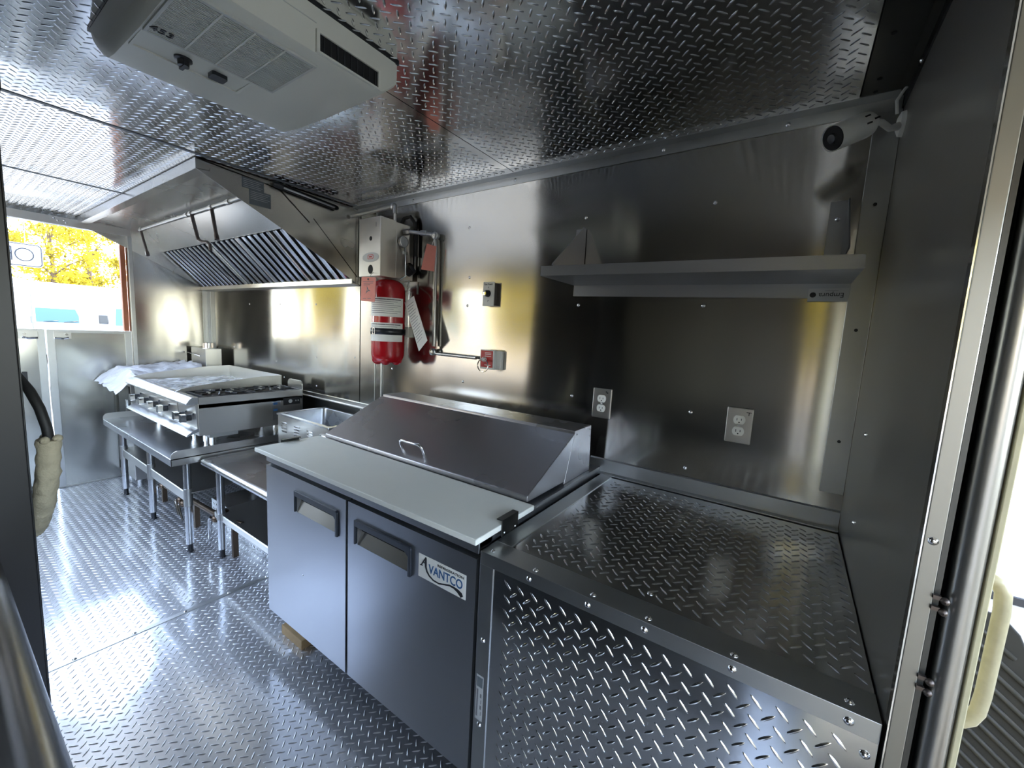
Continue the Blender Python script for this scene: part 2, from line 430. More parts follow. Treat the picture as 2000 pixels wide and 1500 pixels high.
ceil = struct(build(MB().box(XL, 0.21, YF, YW + 0.01, ZC + 0.004, ZC + 0.04), 'ceiling', 'void'))
for (a, b) in ((XL, -3.607), (-3.593, -2.387), (-2.373, -1.176), (-1.172, 0.075)):
    pn = build(MB().box(a, b, YF, YW, ZC, ZC + 0.004), 'ceiling_panel', 'tread_ceiling', ceil)
    lugs('tread_lugs', 'lug', pn, (a, YW, ZC), (1, 0, 0), (0, -1, 0), b - a, YW + 0.3, H=0.0019)
for (a, b) in ((-2.390, -2.370), (-3.609, -3.591)): build(MB().box(a, b, YF, YW, ZC - 0.0025, ZC), 'seam_strip', 'plate_grey', ceil)
edge = build(MB().box(0.079, 0.165, YF, YW, ZC - 0.002, ZC + 0.002), 'edge_sheet', 'darksteel', ceil)
for yy in (1.36, 1.56, 1.63): build(MB().lathe([(0.006, 0), (0.006, 0.0015), (0, 0.002)], (0.11, yy, ZC - 0.002), (0, 0, -1), 10), 'rivet', 'void', ceil)

# back wall: backing with three stainless sheets
wb = struct(build(MB().box(XL, 0.21, YW + 0.01, YW + 0.05, 0, ZC + 0.04), 'wall_back', 'darksteel'))
build(MB().box(XL, -2.398, YW, YW + 0.01, 0.935, ZC), 'wall_sheet', 'wall', wb)
build(MB().box(-2.388, -2.232, YW, YW + 0.01, 0.0, ZC), 'wall_sheet', 'wall', wb)
build(MB().box(-2.230, XR, YW, YW + 0.01, 0.0, ZC), 'wall_sheet', 'wall', wb)
build(MB().prism('x', [(YW + 0.01, 0.90), (YW - 0.018, 0.90), (YW - 0.018, 0.906), (YW - 0.003, 0.91), (YW - 0.003, 0.932), (YW - 0.010, 0.936), (YW + 0.01, 0.936)], -4.8, -2.25), 'ledge_rail', 'steel', wb)
build(MB().box(-2.232, -2.226, YW - 0.006, YW, 0, ZC), 'sheet_seam', 'trim', wb, bevel=0.002)
build(MB().box(-2.170, -2.156, YW - 0.008, YW, 0, 1.25), 'sheet_seam', 'trim', wb, bevel=0.002)
for (x, z) in ((-1.47, 1.992), (-1.457, 1.737), (-1.463, 1.59), (-1.475, 1.181), (-0.807, 1.969), (-0.297, 1.965), (-0.30, 1.595), (-0.814, 1.595),
               (-0.815, 1.186), (-0.305, 1.187), (-0.304, 0.964), (-3.442, 1.594), (-2.92, 1.204), (-3.394, 1.006), (-3.515, 1.13), (-2.064, 1.198), (-2.45, 1.24),
               (-2.92, 1.594), (-3.97, 1.594), (-4.3, 1.2), (-2.92, 0.99)):
    screw(wb, (x, YW, z), (0, -1, 0))

# trims
t1 = struct(build(MB().prism('x', [(YW, 2.166), (YW - 0.004, 2.166), (YW - 0.004, 2.199), (YW - 0.045, 2.201), (YW - 0.045, ZC), (YW, ZC)], -2.42, 0.18), 'trim_1', 'trim'))
for x in (-1.9, -1.19, -0.5, -0.1): screw(t1, (x, YW - 0.004, 2.185), (0, -1, 0))
t2 = struct(build(MB().box(0.12, XR - 0.002, YW - 0.005, YW, 0.985, 2.166), 'trim_2', 'trim', bevel=0.0015))
for z in (1.16, 1.52, 1.9): build(MB().lathe([(0.005, 0), (0.005, 0.001), (0, 0.0012)], (0.152, YW - 0.005, z), (0, -1, 0), 10), 'rivet', 'ink', t2)
t3 = struct(build(MB().prism('y', [(XR, 2.168), (XR - 0.004, 2.168), (XR - 0.004, 2.198), (XR - 0.022, ZC - 0.003), (XR, ZC - 0.003)], 0.83, YW - 0.01), 'trim_3', 'darksteel'))
screw(t3, (XR - 0.004, 1.48, 2.185), (-1, 0, 0))
t4 = struct(build(MB().prism('x', [(YW, 0.866), (YW - 0.028, 0.866), (YW - 0.028, 0.869), (YW - 0.006, 0.872), (YW - 0.006, 0.925), (YW, 0.93)], -0.70, XR - 0.002), 'trim_4', 'trim'))
t5 = struct(build(MB().prism('z', [(XL, YW), (XL, YW - 0.05), (XL + 0.006, YW - 0.05), (XL + 0.006, YW - 0.006), (XL + 0.06, YW - 0.006), (XL + 0.06, YW)], 0.0, 1.74), 'trim_5', 'trim'))

# partition on the right
wr = struct(build(MB().box(XR, 0.207, 0.82, YW, 0.0, ZC), 'wall_right', 'partition', bevel=0.0015))
build(MB().box(XR + 0.0015, 0.2055, 0.8175, 0.82, 0.0, ZC), 'end_cap', 'capmetal', wr, bevel=0.001)
build(MB().box(XR - 0.001, XR + 0.0008, 0.8172, 0.835, 0.0, ZC), 'edge_bead', 'chrome', wr)
build(MB().box(0.208, 0.2145, 0.824, YW, 0.0, ZC), 'channel', 'darksteel', wr)
screw(wr, (0.196, 0.8175, 1.185), (0, -1, 0)).scale = (0.8, 0.8, 0.8)
screw(wr, (XR, 1.45, 1.23), (-1, 0, 0)); screw(wr, (XR, 1.42, 0.99), (-1, 0, 0))
# its other half on the aisle's far side, with a cream door post
build(MB().box(XR, 0.207, YF, -0.16, 0.0, ZC), 'partition_sheet', 'partition', wr)
build(MB().cyl((0.195, -0.155, 0), (0.195, -0.155, ZC), 0.018, 16), 'door_post', 'cream', wr)
build(MB().box(XR, 0.207, -0.16, 0.82, 2.06, ZC), 'door_header', 'steel', wr)

# rear wall with the open doorway
wlft = struct(build(MB().frame('x', YF, YW + 0.01, -0.06, ZC + 0.04, 0.08, 1.10, 0.0, 2.115, XL - 0.05, XL), 'wall_left', 'wall'))
build(MB().box(XL, XL + 0.012, 0.04, 1.13, 2.115, 2.176), 'header_band', 'steel', wlft, bevel=0.002)
build(MB().box(XL + 0.012, XL + 0.016, 0.655, 0.76, 2.118, 2.172), 'patch_plate', 'steel', wlft, bevel=0.001)
for (y, z) in ((0.68, 2.16), (0.70, 2.145), (0.735, 2.155), (0.745, 2.138)): screw(wlft, (XL + 0.016, y, z), (1, 0, 0))
build(MB().box(XL, XL + 0.014, 1.105, 1.132, 0.0, 2.115), 'jamb_trim', 'trim', wlft, bevel=0.002)
build(MB().box(XL - 0.10, XL - 0.05, 1.065, 1.10, 1.30, 2.10), 'post', 'brownpost', wlft, bevel=0.003)
build(MB().box(XL - 0.05, XL - 0.02, 0.08, 1.10, 0.0, 0.012), 'threshold', 'trim', wlft)
for nm, a, b in (('door_1', 0.085, 0.585), ('door_2', 0.595, 1.095)):
    d = struct(build(MB().box(XL - 0.04, XL - 0.004, a, b, 0.012, 1.30), nm, 'door_sheet'))
    for (y0, y1) in ((a, a + 0.042), (b - 0.042, b)):
        build(MB().box(XL - 0.004, XL + 0.006, y0, y1, 0.012, 1.30), 'stile', 'trim', d, bevel=0.002)
    build(MB().box(XL - 0.004, XL + 0.006, a + 0.042, b - 0.042, 1.275, 1.30), 'top_rail', 'trim', d, bevel=0.002)
    yy = b - 0.085 if nm == 'door_1' else a + 0.085
    sg = 1 if nm == 'door_1' else -1
    l = build(MB().box(XL + 0.006, XL + 0.012, yy - 0.05, yy + 0.05, 1.225, 1.285), 'latch', 'galv', d, bevel=0.002)
    build(MB().tube([(XL + 0.02, yy - 0.03 * sg, 1.235), (XL + 0.032, yy, 1.228), (XL + 0.022, yy + 0.045 * sg, 1.232)], 0.008, 8), 'lever', 'chrome', l)
    build(MB().cyl((XL + 0.012, yy - 0.02 * sg, 1.262), (XL + 0.03, yy - 0.02 * sg, 1.262), 0.009, 10), 'pivot', 'chrome', l)
    if nm == 'door_1':
        build(MB().box(XL - 0.004, XL + 0.008, 0.452, 0.480, 0.86, 0.97), 'edge_pull', 'black', d, bevel=0.003)
    build(MB().box(XL - 0.004, XL + 0.02, (a + b) / 2 + sg * -0.16 - 0.03, (a + b) / 2 + sg * -0.16 + 0.03, 0.012, 0.05), 'bolt_keeper', 'bronze', d, bevel=0.003)

# wall with the serving window (behind the photographer's left shoulder)
wf = struct(build(MB().frame('y', XL, 0.03, -0.06, ZC + 0.04, -4.5, -1.95, 0.92, 2.05, YF - 0.05, YF), 'wall_front', 'frontwall'))
for (a, b) in ((0.052, 0.098), (0.122, 0.21)): build(MB().box(a, b, YF - 0.05, YF, -0.06, ZC + 0.04), 'door_leaf', 'wall', wf)  # panels spaced to leave added slits that reflect as bright lines opposite
build(MB().box(0.03, 0.21, YF - 0.05, YF, -0.06, 0.25).box(0.03, 0.21, YF - 0.05, YF, 2.08, ZC + 0.04), 'door_rail', 'wall', wf)
win = struct(build(MB().frame('y', -4.55, -1.90, 0.87, 2.10, -4.5, -1.95, 0.92, 2.05, YF, YF + 0.02), 'window_1', 'trim'))
build(MB().box(-4.55, -1.90, YF, YF + 0.09, 0.855, 0.87), 'sill', 'steelx', win, bevel=0.002)

# driver's cab beyond the partition
cab = struct(build(MB().box(0.21, 1.8, YF, YW, -0.36, -0.30), 'floor_cab', 'mat')); cab.name = 'floor_2'
cc = struct(build(MB().box(0.21, 1.8, YF, YW, 2.205, 2.24), 'ceiling_2', 'cabwall'))
cw = struct(build(MB().frame('x', YF, YW, -0.3, 2.205, -0.4, 1.25, 1.15, 1.88, 1.75, 1.8), 'wall_cab', 'cabwall')); cw.name = 'wall_right_2'
cs = struct(build(MB().frame('y', 0.21, 1.8, -0.36, 2.24, 0.42, 1.30, -0.28, 2.05, YW, YW + 0.05), 'wall_back_2', 'cabwall'))
cf = struct(build(MB().frame('y', 0.21, 1.8, -0.36, 2.24, 0.45, 1.10, 0.60, 1.90, YF - 0.05, YF), 'wall_front_2', 'cabwall'))
# sliding bulkhead door: rounded stainless nose, cream inner skin, rollers
dr = struct(build(MB().box(0.2215, 0.2545, 0.835, 1.50, -0.02, 2.10), 'door_3', 'steel'))
nose = [(0.2215, 0.838), (0.2215, 0.826), (0.226, 0.8195), (0.233, 0.8155), (0.240, 0.815), (0.247, 0.8175), (0.252, 0.823), (0.2545, 0.832), (0.2545, 0.838)]
build(MB().prism('z', nose, -0.02, 2.10, smooth=True), 'rounded_nose', 'nose', dr)
build(MB().box(0.2545, 0.2625, 0.822, 1.50, -0.02, 2.10), 'cream_skin', 'cream', dr, bevel=0.002)
h = build(MB().tube([(0.26, 0.86, 1.138), (0.270, 0.86, 1.138), (0.279, 0.86, 1.132), (0.285, 0.86, 1.118), (0.287, 0.86, 1.09), (0.286, 0.86, 0.96), (0.284, 0.86, 0.93), (0.278, 0.86, 0.913), (0.270, 0.86, 0.905), (0.26, 0.86, 0.903)], 0.0092, 12), 'grab_handle', 'creamtan', dr)
for z in (1.105, 1.088, 0.977, 0.96):
    rl = build(MB().box(0.205, 0.214, 0.812, 0.818, z - 0.003, z + 0.003).ball((0.2175, 0.812, z - 0.002), 0.0055, 8), 'guide_roller', 'blackpipe', dr)

# ribbed mat down in the step well
mat_ = thing('ribbed_rubber_mat', 'dark ribbed rubber mat standing in the cab beyond the cream grab handle', 'mat', (0.56, 1.58, -0.30))
mo = [(0.38, -0.30), (0.80, -0.30), (0.80, 0.38), (0.72, 0.48), (0.64, 0.60), (0.585, 0.70), (0.565, 0.745), (0.54, 0.772), (0.51, 0.785), (0.38, 0.79)]
build(MB().prism('y', mo, 1.57, 1.60), 'mat_base', 'mat', mat_, bevel=0.006)
for i in range(30):
    c0 = -0.75 + i * 0.040; pa = []
    for k in range(61):
        x = 0.385 + k * 0.0065; z = c0 - (x - 0.385) * 0.8 + 0.45
        top_ = 0.785 if x < 0.51 else (0.785 - (x - 0.51) * 1.6)
        if -0.29 < z < top_ - 0.02 and x < 0.79: pa.append((x, 1.568, z))
    if len(pa) > 3: build(MB().tube([pa[0], pa[-1]], 0.007, 6), 'rib', 'ribrubber', mat_)

# ================================================================== ceiling air conditioner
ac = thing('ceiling_air_conditioner', 'off-white ceiling air conditioner with grille and black control knob', 'air conditioner', (-1.3, 0.56, ZC))
prof = [(-1.655, ZC), (-1.645, 2.18), (-1.625, 2.152), (-1.59, 2.125), (-1.55, 2.108), (-1.50, 2.101), (-1.30, 2.094), (-1.045, 2.094), (-1.032, 2.10), (-1.030, 2.16), (-1.026, ZC)]
nP = len(prof); ys = [0.323, 0.326, 0.338, 0.78, 0.80, 0.842]
mb = MB()
vs = []
for k, y in enumerate(ys):
    for (x, z) in prof:
        ins = {0: 0.035, 1: 0.014, 2: 0.0, 3: 0.0, 4: 0.012, 5: 0.05}[k]
        zz = min(ZC, z + ins * (1 if z < 2.19 else 0)); vs.append((x, y, zz))
fs = [(k * nP + i, k * nP + i + 1, (k + 1) * nP + i + 1, (k + 1) * nP + i) for k in range(5) for i in range(nP - 1)]
mb.add(vs, fs, True); mb.add(vs[:nP], [tuple(range(nP))]); mb.add(vs[-nP:], [tuple(range(nP))])
build(mb, 'housing', 'acplastic', ac)
build(MB().box(-1.66, -1.025, 0.322, 0.845, ZC - 0.006, ZC), 'ceiling_gasket', 'black', ac)
gr = build(MB().frame('z', -1.292, -1.066, 0.342, 0.622, -1.286, -1.072, 0.348, 0.616, 2.0885, 2.094), 'grille', 'acgrille', ac)
build(MB().box(-1.286, -1.072, 0.348, 0.616, 2.0925, 2.0939), 'grille_back', 'plate_grey', gr)
sl = MB()
for i in range(36):
    x = -1.283 + i * 0.0059; sl.box(x, x + 0.0034, 0.348, 0.616, 2.0893, 2.0925)
build(sl, 'louvre_slats', 'acgrille', gr, kind='stuff')
for y in (0.418, 0.482, 0.548): build(MB().box(-1.286, -1.072, y - 0.002, y + 0.002, 2.0882, 2.0925), 'grille_bar', 'acplastic', gr)
text('lettering', '453', 'ink', gr, (-1.260, 0.368, 2.088), 0.042, 0.022, (PI, 0, PI / 2), 0.001)
pan = build(MB().frame('z', -1.398, -1.300, 0.342, 0.578, -1.392, -1.306, 0.348, 0.570, 2.0935, 2.0995), 'control_panel', 'acplastic', ac)
build(MB().box(-1.392, -1.306, 0.348, 0.570, 2.0972, 2.0985), 'panel_face', 'acgrille', pan)
k1 = build(MB().lathe([(0.019, 0), (0.019, 0.006), (0.013, 0.008), (0.012, 0.02), (0.0, 0.021)], (-1.348, 0.434, 2.097), (0, 0, -1), 20).box(-1.366, -1.330, 0.430, 0.438, 2.074, 2.090), 'knob', 'black', ac)
build(MB().prism('z', rounded((-1.350, 0.510), 0.018, 0.018, 0.006), 2.086, 2.0975), 'switch_cap', 'black', ac)
build(MB().frame('x', 0.598, 0.782, 2.101, 2.152, 0.606, 0.775, 2.106, 2.146, -1.034, -1.024), 'vent_frame', 'acplastic', ac)
build(MB().box(-1.0345, -1.0285, 0.606, 0.775, 2.106, 2.146), 'vent_throat', 'void', ac)
for i in range(9):
    y = 0.616 + i * 0.0185
    build(MB().box(-1.030, -1.0265, y, y + 0.004, 2.108, 2.144), 'vent_fin', 'black', ac)
build(MB().box(-1.0303, -1.0285, 0.335, 0.60, 2.165, 2.167), 'trim_line', 'acgrille', ac)

# ================================================================== exhaust hood
X0, X1 = XL + 0.003, -2.42
hood = thing('exhaust_hood', 'stainless kitchen exhaust hood with slanted baffle filters above the griddle', 'hood', (-3.6, 1.25, ZC))
build(MB().box(X0, X1, 0.81, 0.813, 2.150, 2.200), 'front_fascia', 'steelx', hood)
build(MB().prism('x', [(0.813, 2.150), (0.813, 2.153), (0.865, 2.158), (0.867, 2.172), (0.870, 2.172), (0.868, 2.155)], X0, X1), 'front_lip', 'hood', hood)
build(MB().prism('x', [(0.813, 2.196), (1.19, 2.170), (1.36, 2.035), (1.365, 2.040), (1.195, 2.176), (0.813, 2.2015)], X0, X1), 'inner_plenum', 'hood', hood)
side = [(0.813, 2.200), (0.813, 2.150), (1.205, 1.966), (1.655, 1.745), (1.687, 1.718), (1.687, 2.200)]
build(MB().prism('x', side, X1 - 0.003, X1), 'side_panel', 'hood', hood)
build(MB().prism('x', side, X0, X0 + 0.003), 'side_panel', 'hood', hood)
build(MB().prism('x', [(1.630, 1.752), (1.630, 1.722), (1.686, 1.712), (1.686, 1.718), (1.635, 1.728), (1.635, 1.752)], X0, X1 + 0.02), 'grease_trough', 'steel', hood)
fd = Vector((0, 0.29, -0.29)).normalized(); fn = Vector((0, -1, -1)).normalized()
build(MB().prism('x', [(1.385, 2.065), (1.68, 1.770), (1.684, 1.774), (1.389, 2.069)], X0, X1), 'filter_back', 'void', hood)
nb = 27
bw = (X1 - X0 - 0.02) / nb
def baffle_mb(w2):
    m_ = MB(); a = Vector((0, 1.362, 2.032)); b = Vector((0, 1.648, 1.746))
    q = [(-w2, 0.0), (-w2 * 0.8, 0.006), (w2 * 0.8, 0.006), (w2, 0.0), (w2, -0.014), (w2 - 0.003, -0.014), (w2 - 0.003, 0.0), (w2 * 0.75, 0.003), (-w2 * 0.75, 0.003), (-w2 + 0.003, 0.0), (-w2 + 0.003, -0.014), (-w2, -0.014)]
    A = [a + Vector((x, 0, 0)) + fn * h_ for x, h_ in q]; B = [b + Vector((x, 0, 0)) + fn * h_ for x, h_ in q]; n = len(q)
    m_.add(A + B, [(i, (i + 1) % n, n + (i + 1) % n, n + i) for i in range(n)]); m_.add(A, [tuple(range(n))]); m_.add(B, [tuple(range(n))])
    return m_
b0 = None
for i in range(nb):
    x = X0 + 0.01 + bw * (i + 0.5)
    if b0 is None: b0 = build(baffle_mb(bw * 0.22).shift((x, 0, 0)), 'baffle', 'baffle', hood)
    else: same(b0, 'baffle', hood, WO[b0.name] + Vector((x - (X0 + 0.01 + bw * 0.5), 0, 0)))
for i in range(1, 5):
    x = X0 + 0.01 + bw * nb * i / 5
    fr = build(baffle_mb(0.012).shift((x, 0, 0)), 'filter_edge', 'steel', hood)
for (y0, y1, z0, z1) in ((1.007, 1.113, 2.128, 2.180), (1.040, 1.147, 2.054, 2.128)):
    lb = build(MB().box(X1, X1 + 0.0015, y0, y1, z0, z1), 'rating_plate', 'plate_grey', hood)
    for k in range(5): build(MB().box(X1 + 0.0015, X1 + 0.0019, y0 + 0.006, y1 - 0.006 - 0.01 * (k % 3), z1 - 0.008 - k * 0.009, z1 - 0.010 - k * 0.009), 'print_line', 'sticker', lb)
bar = build(MB().tube([(X1 + 0.022, 1.150, 2.186), (X1 + 0.022, 1.162, 2.185), (X1 + 0.022, 1.52, 2.160), (X1 + 0.022, 1.53, 2.160)], [0.010, 0.015, 0.015, 0.010], 12), 'work_light', 'black', hood)
build(MB().tube([(X1 + 0.036, 1.20, 2.176), (X1 + 0.036, 1.50, 2.155)], 0.005, 8), 'light_tube', 'sticker', bar)

pp = thing('suppression_nozzle_pipe', 'thin pipe with dark drop nozzles running under the exhaust hood', 'pipe', (-3.6, 1.12, 2.14))
build(MB().tube([(-4.56, 1.12, 2.142), (-2.425, 1.12, 2.147)], 0.0105, 10), 'pipe', 'galv', pp)
for x in (-3.45, -3.12, -2.87, -4.50, -3.52): build(MB().cyl((x - 0.018, 1.12, 2.144), (x + 0.018, 1.12, 2.144), 0.016, 12), 'coupling', 'galv', pp)
build(MB().tube([(-3.44, 1.12, 2.14), (-3.355, 1.12, 1.985), (-3.345, 1.122, 1.965), (-3.30, 1.13, 1.95), (-3.25, 1.14, 1.945), (-3.215, 1.14, 1.925), (-3.205, 1.14, 1.89)], 0.011, 8), 'drop_nozzle', 'blackpipe', pp)
build(MB().tube([(-3.115, 1.12, 2.14), (-3.058, 1.12, 1.97)], 0.011, 8).cyl((-3.058, 1.12, 1.97), (-3.048, 1.12, 1.94), 0.014, 10), 'drop_nozzle', 'blackpipe', pp)
build(MB().tube([(-4.52, 1.12, 2.135), (-4.40, 1.12, 1.96)], 0.009, 8).cyl((-4.40, 1.12, 1.96), (-4.38, 1.12, 1.93), 0.013, 10), 'drop_nozzle', 'blackpipe', pp)

# ================================================================== fire suppression
cbx = thing('suppression_control_box', 'stainless control box with oval badge and gauge above the red cylinder', 'control box', (-1.96, 1.68, 1.88))
build(MB().box(-2.055, -1.87, 1.44, 1.545, 1.725, 2.035), 'cover', 'steel', cbx, bevel=0.003)
build(MB().box(-2.050, -1.875, 1.547, 1.672, 1.728, 2.030), 'back_box', 'steel', cbx, bevel=0.003)
build(MB().box(-1.98, -1.95, 1.66, 1.69, 1.76, 1.98), 'bracket', 'galv', cbx)
build(MB().lathe([(0.012, 0), (0.012, 0.0006), (0, 0.0007)], (-1.952, 1.44, 1.925), (0, -1, 0), 16), 'keyhole', 'void', cbx)
def ellipse_plate(cx, y, cz, a, b, t, n=28):
    return MB().prism('y', [(cx + a * math.cos(2 * PI * i / n), cz + b * math.sin(2 * PI * i / n)) for i in range(n)], y, y - t)
bd = build(ellipse_plate(-1.952, 1.44, 1.826, 0.070, 0.026, 0.001), 'badge', 'sticker', cbx)
build(MB().prism('y', rounded((-1.952, 1.828), 0.026, 0.012, 0.01), 1.439, 1.4386), 'badge_mark', 'redface', bd)
build(MB().prism('y', rounded((-1.952, 1.828), 0.022, 0.0085, 0.008), 1.4386, 1.4382), 'badge_field', 'sticker', bd)
build(MB().box(-1.966, -1.938, 1.4380, 1.4382, 1.824, 1.832), 'badge_bar', 'redface', bd)
build(ellipse_plate(-1.952, 1.44, 1.762, 0.021, 0.024, 0.0008), 'sight_hole', 'void', cbx)
build(MB().box(-1.909, -1.906, 1.4392, 1.44, 1.983, 2.006), 'arrow_mark', 'print', cbx)
gg = build(MB().lathe([(0.030, 0), (0.030, 0.016), (0.027, 0.018), (0.027, 0.015), (0.0, 0.015)], (-1.87, 1.587, 1.930), (1, 0, 0), 24), 'gauge', 'galv', cbx)
build(MB().lathe([(0.0262, 0), (0, 0.0002)], (-1.8545, 1.587, 1.930), (1, 0, 0), 24), 'gauge_face', 'sticker', gg)
build(MB().cyl((-1.856, 1.595, 1.902), (-1.856, 1.595, 1.86), 0.006, 8).cyl((-1.856, 1.595, 1.876), (-1.856, 1.595, 1.862), 0.014, 6, smooth=False).tube([(-1.856, 1.596, 1.862), (-1.856, 1.602, 1.745), (-1.875, 1.58, 1.725)], 0.0045, 8), 'gauge_line', 'chrome', cbx)
build(MB().tube([(-1.95, 1.60, 2.03), (-1.95, 1.60, 2.095)], 0.010, 8).ball((-1.968, 1.602, 2.135), 0.022, 12).tube([(-1.95, 1.60, 2.095), (-1.955, 1.602, 2.135), (-2.0, 1.61, 2.142), (-2.40, 1.63, 2.14)], 0.013, 10), 'discharge_pipe', 'galv', cbx)
build(MB().tube([(-1.935, 1.625, 2.03), (-1.92, 1.64, 2.075), (-1.885, 1.655, 2.085), (-1.862, 1.668, 2.05), (-1.855, 1.672, 1.98), (-1.855, 1.672, 1.865)], 0.0105, 10), 'black_hose', 'rubber', cbx)
build(MB().tube([(-1.857, 1.672, 1.865), (-1.857, 1.672, 1.79), (-1.885, 1.655, 1.735), (-1.895, 1.65, 1.66)], 0.005, 8), 'copper_line', 'galv', cbx)
build(MB().cyl((-1.90, 1.64, 1.77), (-1.855, 1.65, 1.80), 0.032, 14), 'actuator', 'black', cbx)

cyl_ = thing('fire_suppression_cylinder', 'red fire suppression cylinder strapped below the stainless control box', 'fire extinguisher', (-1.94, 1.555, 1.24))
cc0 = (-1.94, 1.555)
pr = [(0.0, 0.018), (0.05, 0.014), (0.075, 0.016), (0.088, 0.035), (0.093, 0.06), (0.093, 0.415), (0.090, 0.44), (0.080, 0.460), (0.062, 0.474), (0.035, 0.482), (0.0, 0.483)]
tank = MB().lathe(pr, (*cc0, 1.24), n=40)
for i in range(5):
    a = 2 * PI * i / 5 + 0.4; tank.ball((cc0[0] + 0.055 * math.cos(a), cc0[1] + 0.055 * math.sin(a), 1.272), 0.034, 12)
build(tank, 'tank', 'red', cyl_)
def arc(r, a0, a1, z0, z1, n=20):
    m_ = MB(); vs = []
    for i in range(n + 1):
        t = math.radians(a0 + (a1 - a0) * i / n)
        for z in (z0, z1): vs.append((cc0[0] + r * math.cos(t), cc0[1] + r * math.sin(t), z))
    return m_.add(vs, [(2 * i, 2 * i + 2, 2 * i + 3, 2 * i + 1) for i in range(n)], True)
for (z0, z1, nl) in ((1.512, 1.616, 8), (1.374, 1.478, 6)):
    lb = build(arc(0.0936, -126, 18, z0, z1), 'label', 'paper', cyl_)
    for k in range(nl):
        z = z1 - 0.012 - k * 0.0105
        build(arc(0.0939, -110 + 5 * (k % 2), 6 - 14 * (k % 3), z, z + (0.004 if k == 0 else 0.0022), 12), 'print_line', 'ink' if k == 0 else 'print', lb)
st = build(arc(0.0955, -180, 175, 1.412, 1.446, 40), 'strap', 'black', cyl_)
sol = st.modifiers.new('t', 'SOLIDIFY'); sol.thickness = 0.002; sol.offset = 1
bk = MB().frame('y', -0.012, 0.012, -0.020, 0.020, -0.007, 0.007, -0.014, 0.014, 0, 0.004)
a_ = math.radians(-92)
bk.xf(Matrix.Translation((cc0[0] + 0.098 * math.cos(a_), cc0[1] + 0.098 * math.sin(a_), 1.429)) @ Matrix.Rotation(a_ + PI / 2, 4, 'Z'))
build(bk, 'buckle', 'chrome', cyl_)
build(MB().box(-1.96, -1.92, 1.64, 1.69, 1.40, 1.46), 'wall_bracket', 'galv', cyl_)

tg = thing('inspection_tag', 'pink inspection tag hanging at the left of the red cylinder', 'tag', (-1.915, 1.40, 1.65))
tgm = MB().prism('y', rounded((-1.915, 1.650), 0.061, 0.064, 0.008), 1.399, 1.4005)
tgm.xf(Matrix.Translation((-1.915, 1.40, 1.65)) @ Matrix.Rotation(0.06, 4, 'Y') @ Matrix.Translation((1.915, -1.40, -1.65)))
build(tgm, 'card', 'pink', tg)
build(MB().lathe([(0.006, 0), (0.006, 0.0008), (0, 0.0009)], (-1.915, 1.3988, 1.702), (0, -1, 0), 14), 'eyelet', 'ink', tg)
for (x0, x1, z) in ((-1.96, -1.87, 1.688), (-1.955, -1.875, 1.680), (-1.955, -1.90, 1.672), (-1.96, -1.93, 1.60), (-1.92, -1.89, 1.60)):
    build(MB().box(x0, x1, 1.3984, 1.3988, z, z + 0.0025), 'print_line', 'print', tg)
for k in range(3):
    a = PI / 2 + k * 2 * PI / 3 + 0.3
    build(MB().prism('y', [(-1.918 + 0.006 * math.cos(a - 1), 1.645 + 0.006 * math.sin(a - 1)), (-1.918 + 0.026 * math.cos(a), 1.645 + 0.026 * math.sin(a)), (-1.918 + 0.006 * math.cos(a + 1), 1.645 + 0.006 * math.sin(a + 1))], 1.3984, 1.3988), 'print_mark', 'print', tg)
build(MB().tube([(-1.915, 1.402, 1.705), (-1.915, 1.42, 1.735), (-1.93, 1.445, 1.745)], 0.0015, 6), 'string', 'paper', tg)

tg2 = thing('inspection_tag', 'narrow pink tag hanging behind the vertical conduit right of the control box', 'tag', (-1.70, 1.63, 1.84))
build(MB().add([(-1.735, 1.605, 1.778), (-1.685, 1.655, 1.772), (-1.672, 1.655, 1.905), (-1.705, 1.615, 1.915)], [(0, 1, 2, 3)]), 'card', 'pink', tg2).modifiers.new('t', 'SOLIDIFY').thickness = 0.0012
build(MB().tube([(-1.69, 1.636, 1.905), (-1.686, 1.648, 1.94)], 0.0015, 6), 'string', 'paper', tg2)
bkp = thing('instruction_booklet', 'folded white instruction paper leaning between the red cylinder and the conduit', 'paper', (-1.76, 1.60, 1.48))
q = [Vector((-1.853, 1.600, 1.598)), Vector((-1.778, 1.598, 1.634)), Vector((-1.668, 1.604, 1.393)), Vector((-1.734, 1.606, 1.329))]
build(MB().add(q, [(0, 1, 2, 3)]), 'sheet', 'paper', bkp).modifiers.new('t', 'SOLIDIFY').thickness = 0.003
def bil(u, v): return q[0].lerp(q[1], u).lerp(q[3].lerp(q[2], u), v)
for k in range(15):
    v = 0.10 + k * 0.053
    a, b = bil(0.10, v), bil(0.86 - 0.1 * (k % 3), v); dn = (q[3] - q[0]).normalized() * 0.0028
    build(MB().add([a + Vector((0, -0.0036, 0)), b + Vector((0, -0.0036, 0)), b + dn + Vector((0, -0.0036, 0)), a + dn + Vector((0, -0.0036, 0))], [(0, 1, 2, 3)]), 'print_line', 'print', bkp)
build(MB().tube([bil(0.5, 0.02), (-1.83, 1.62, 1.66), (-1.89, 1.635, 1.70)], 0.0014, 6), 'string', 'paper', bkp)

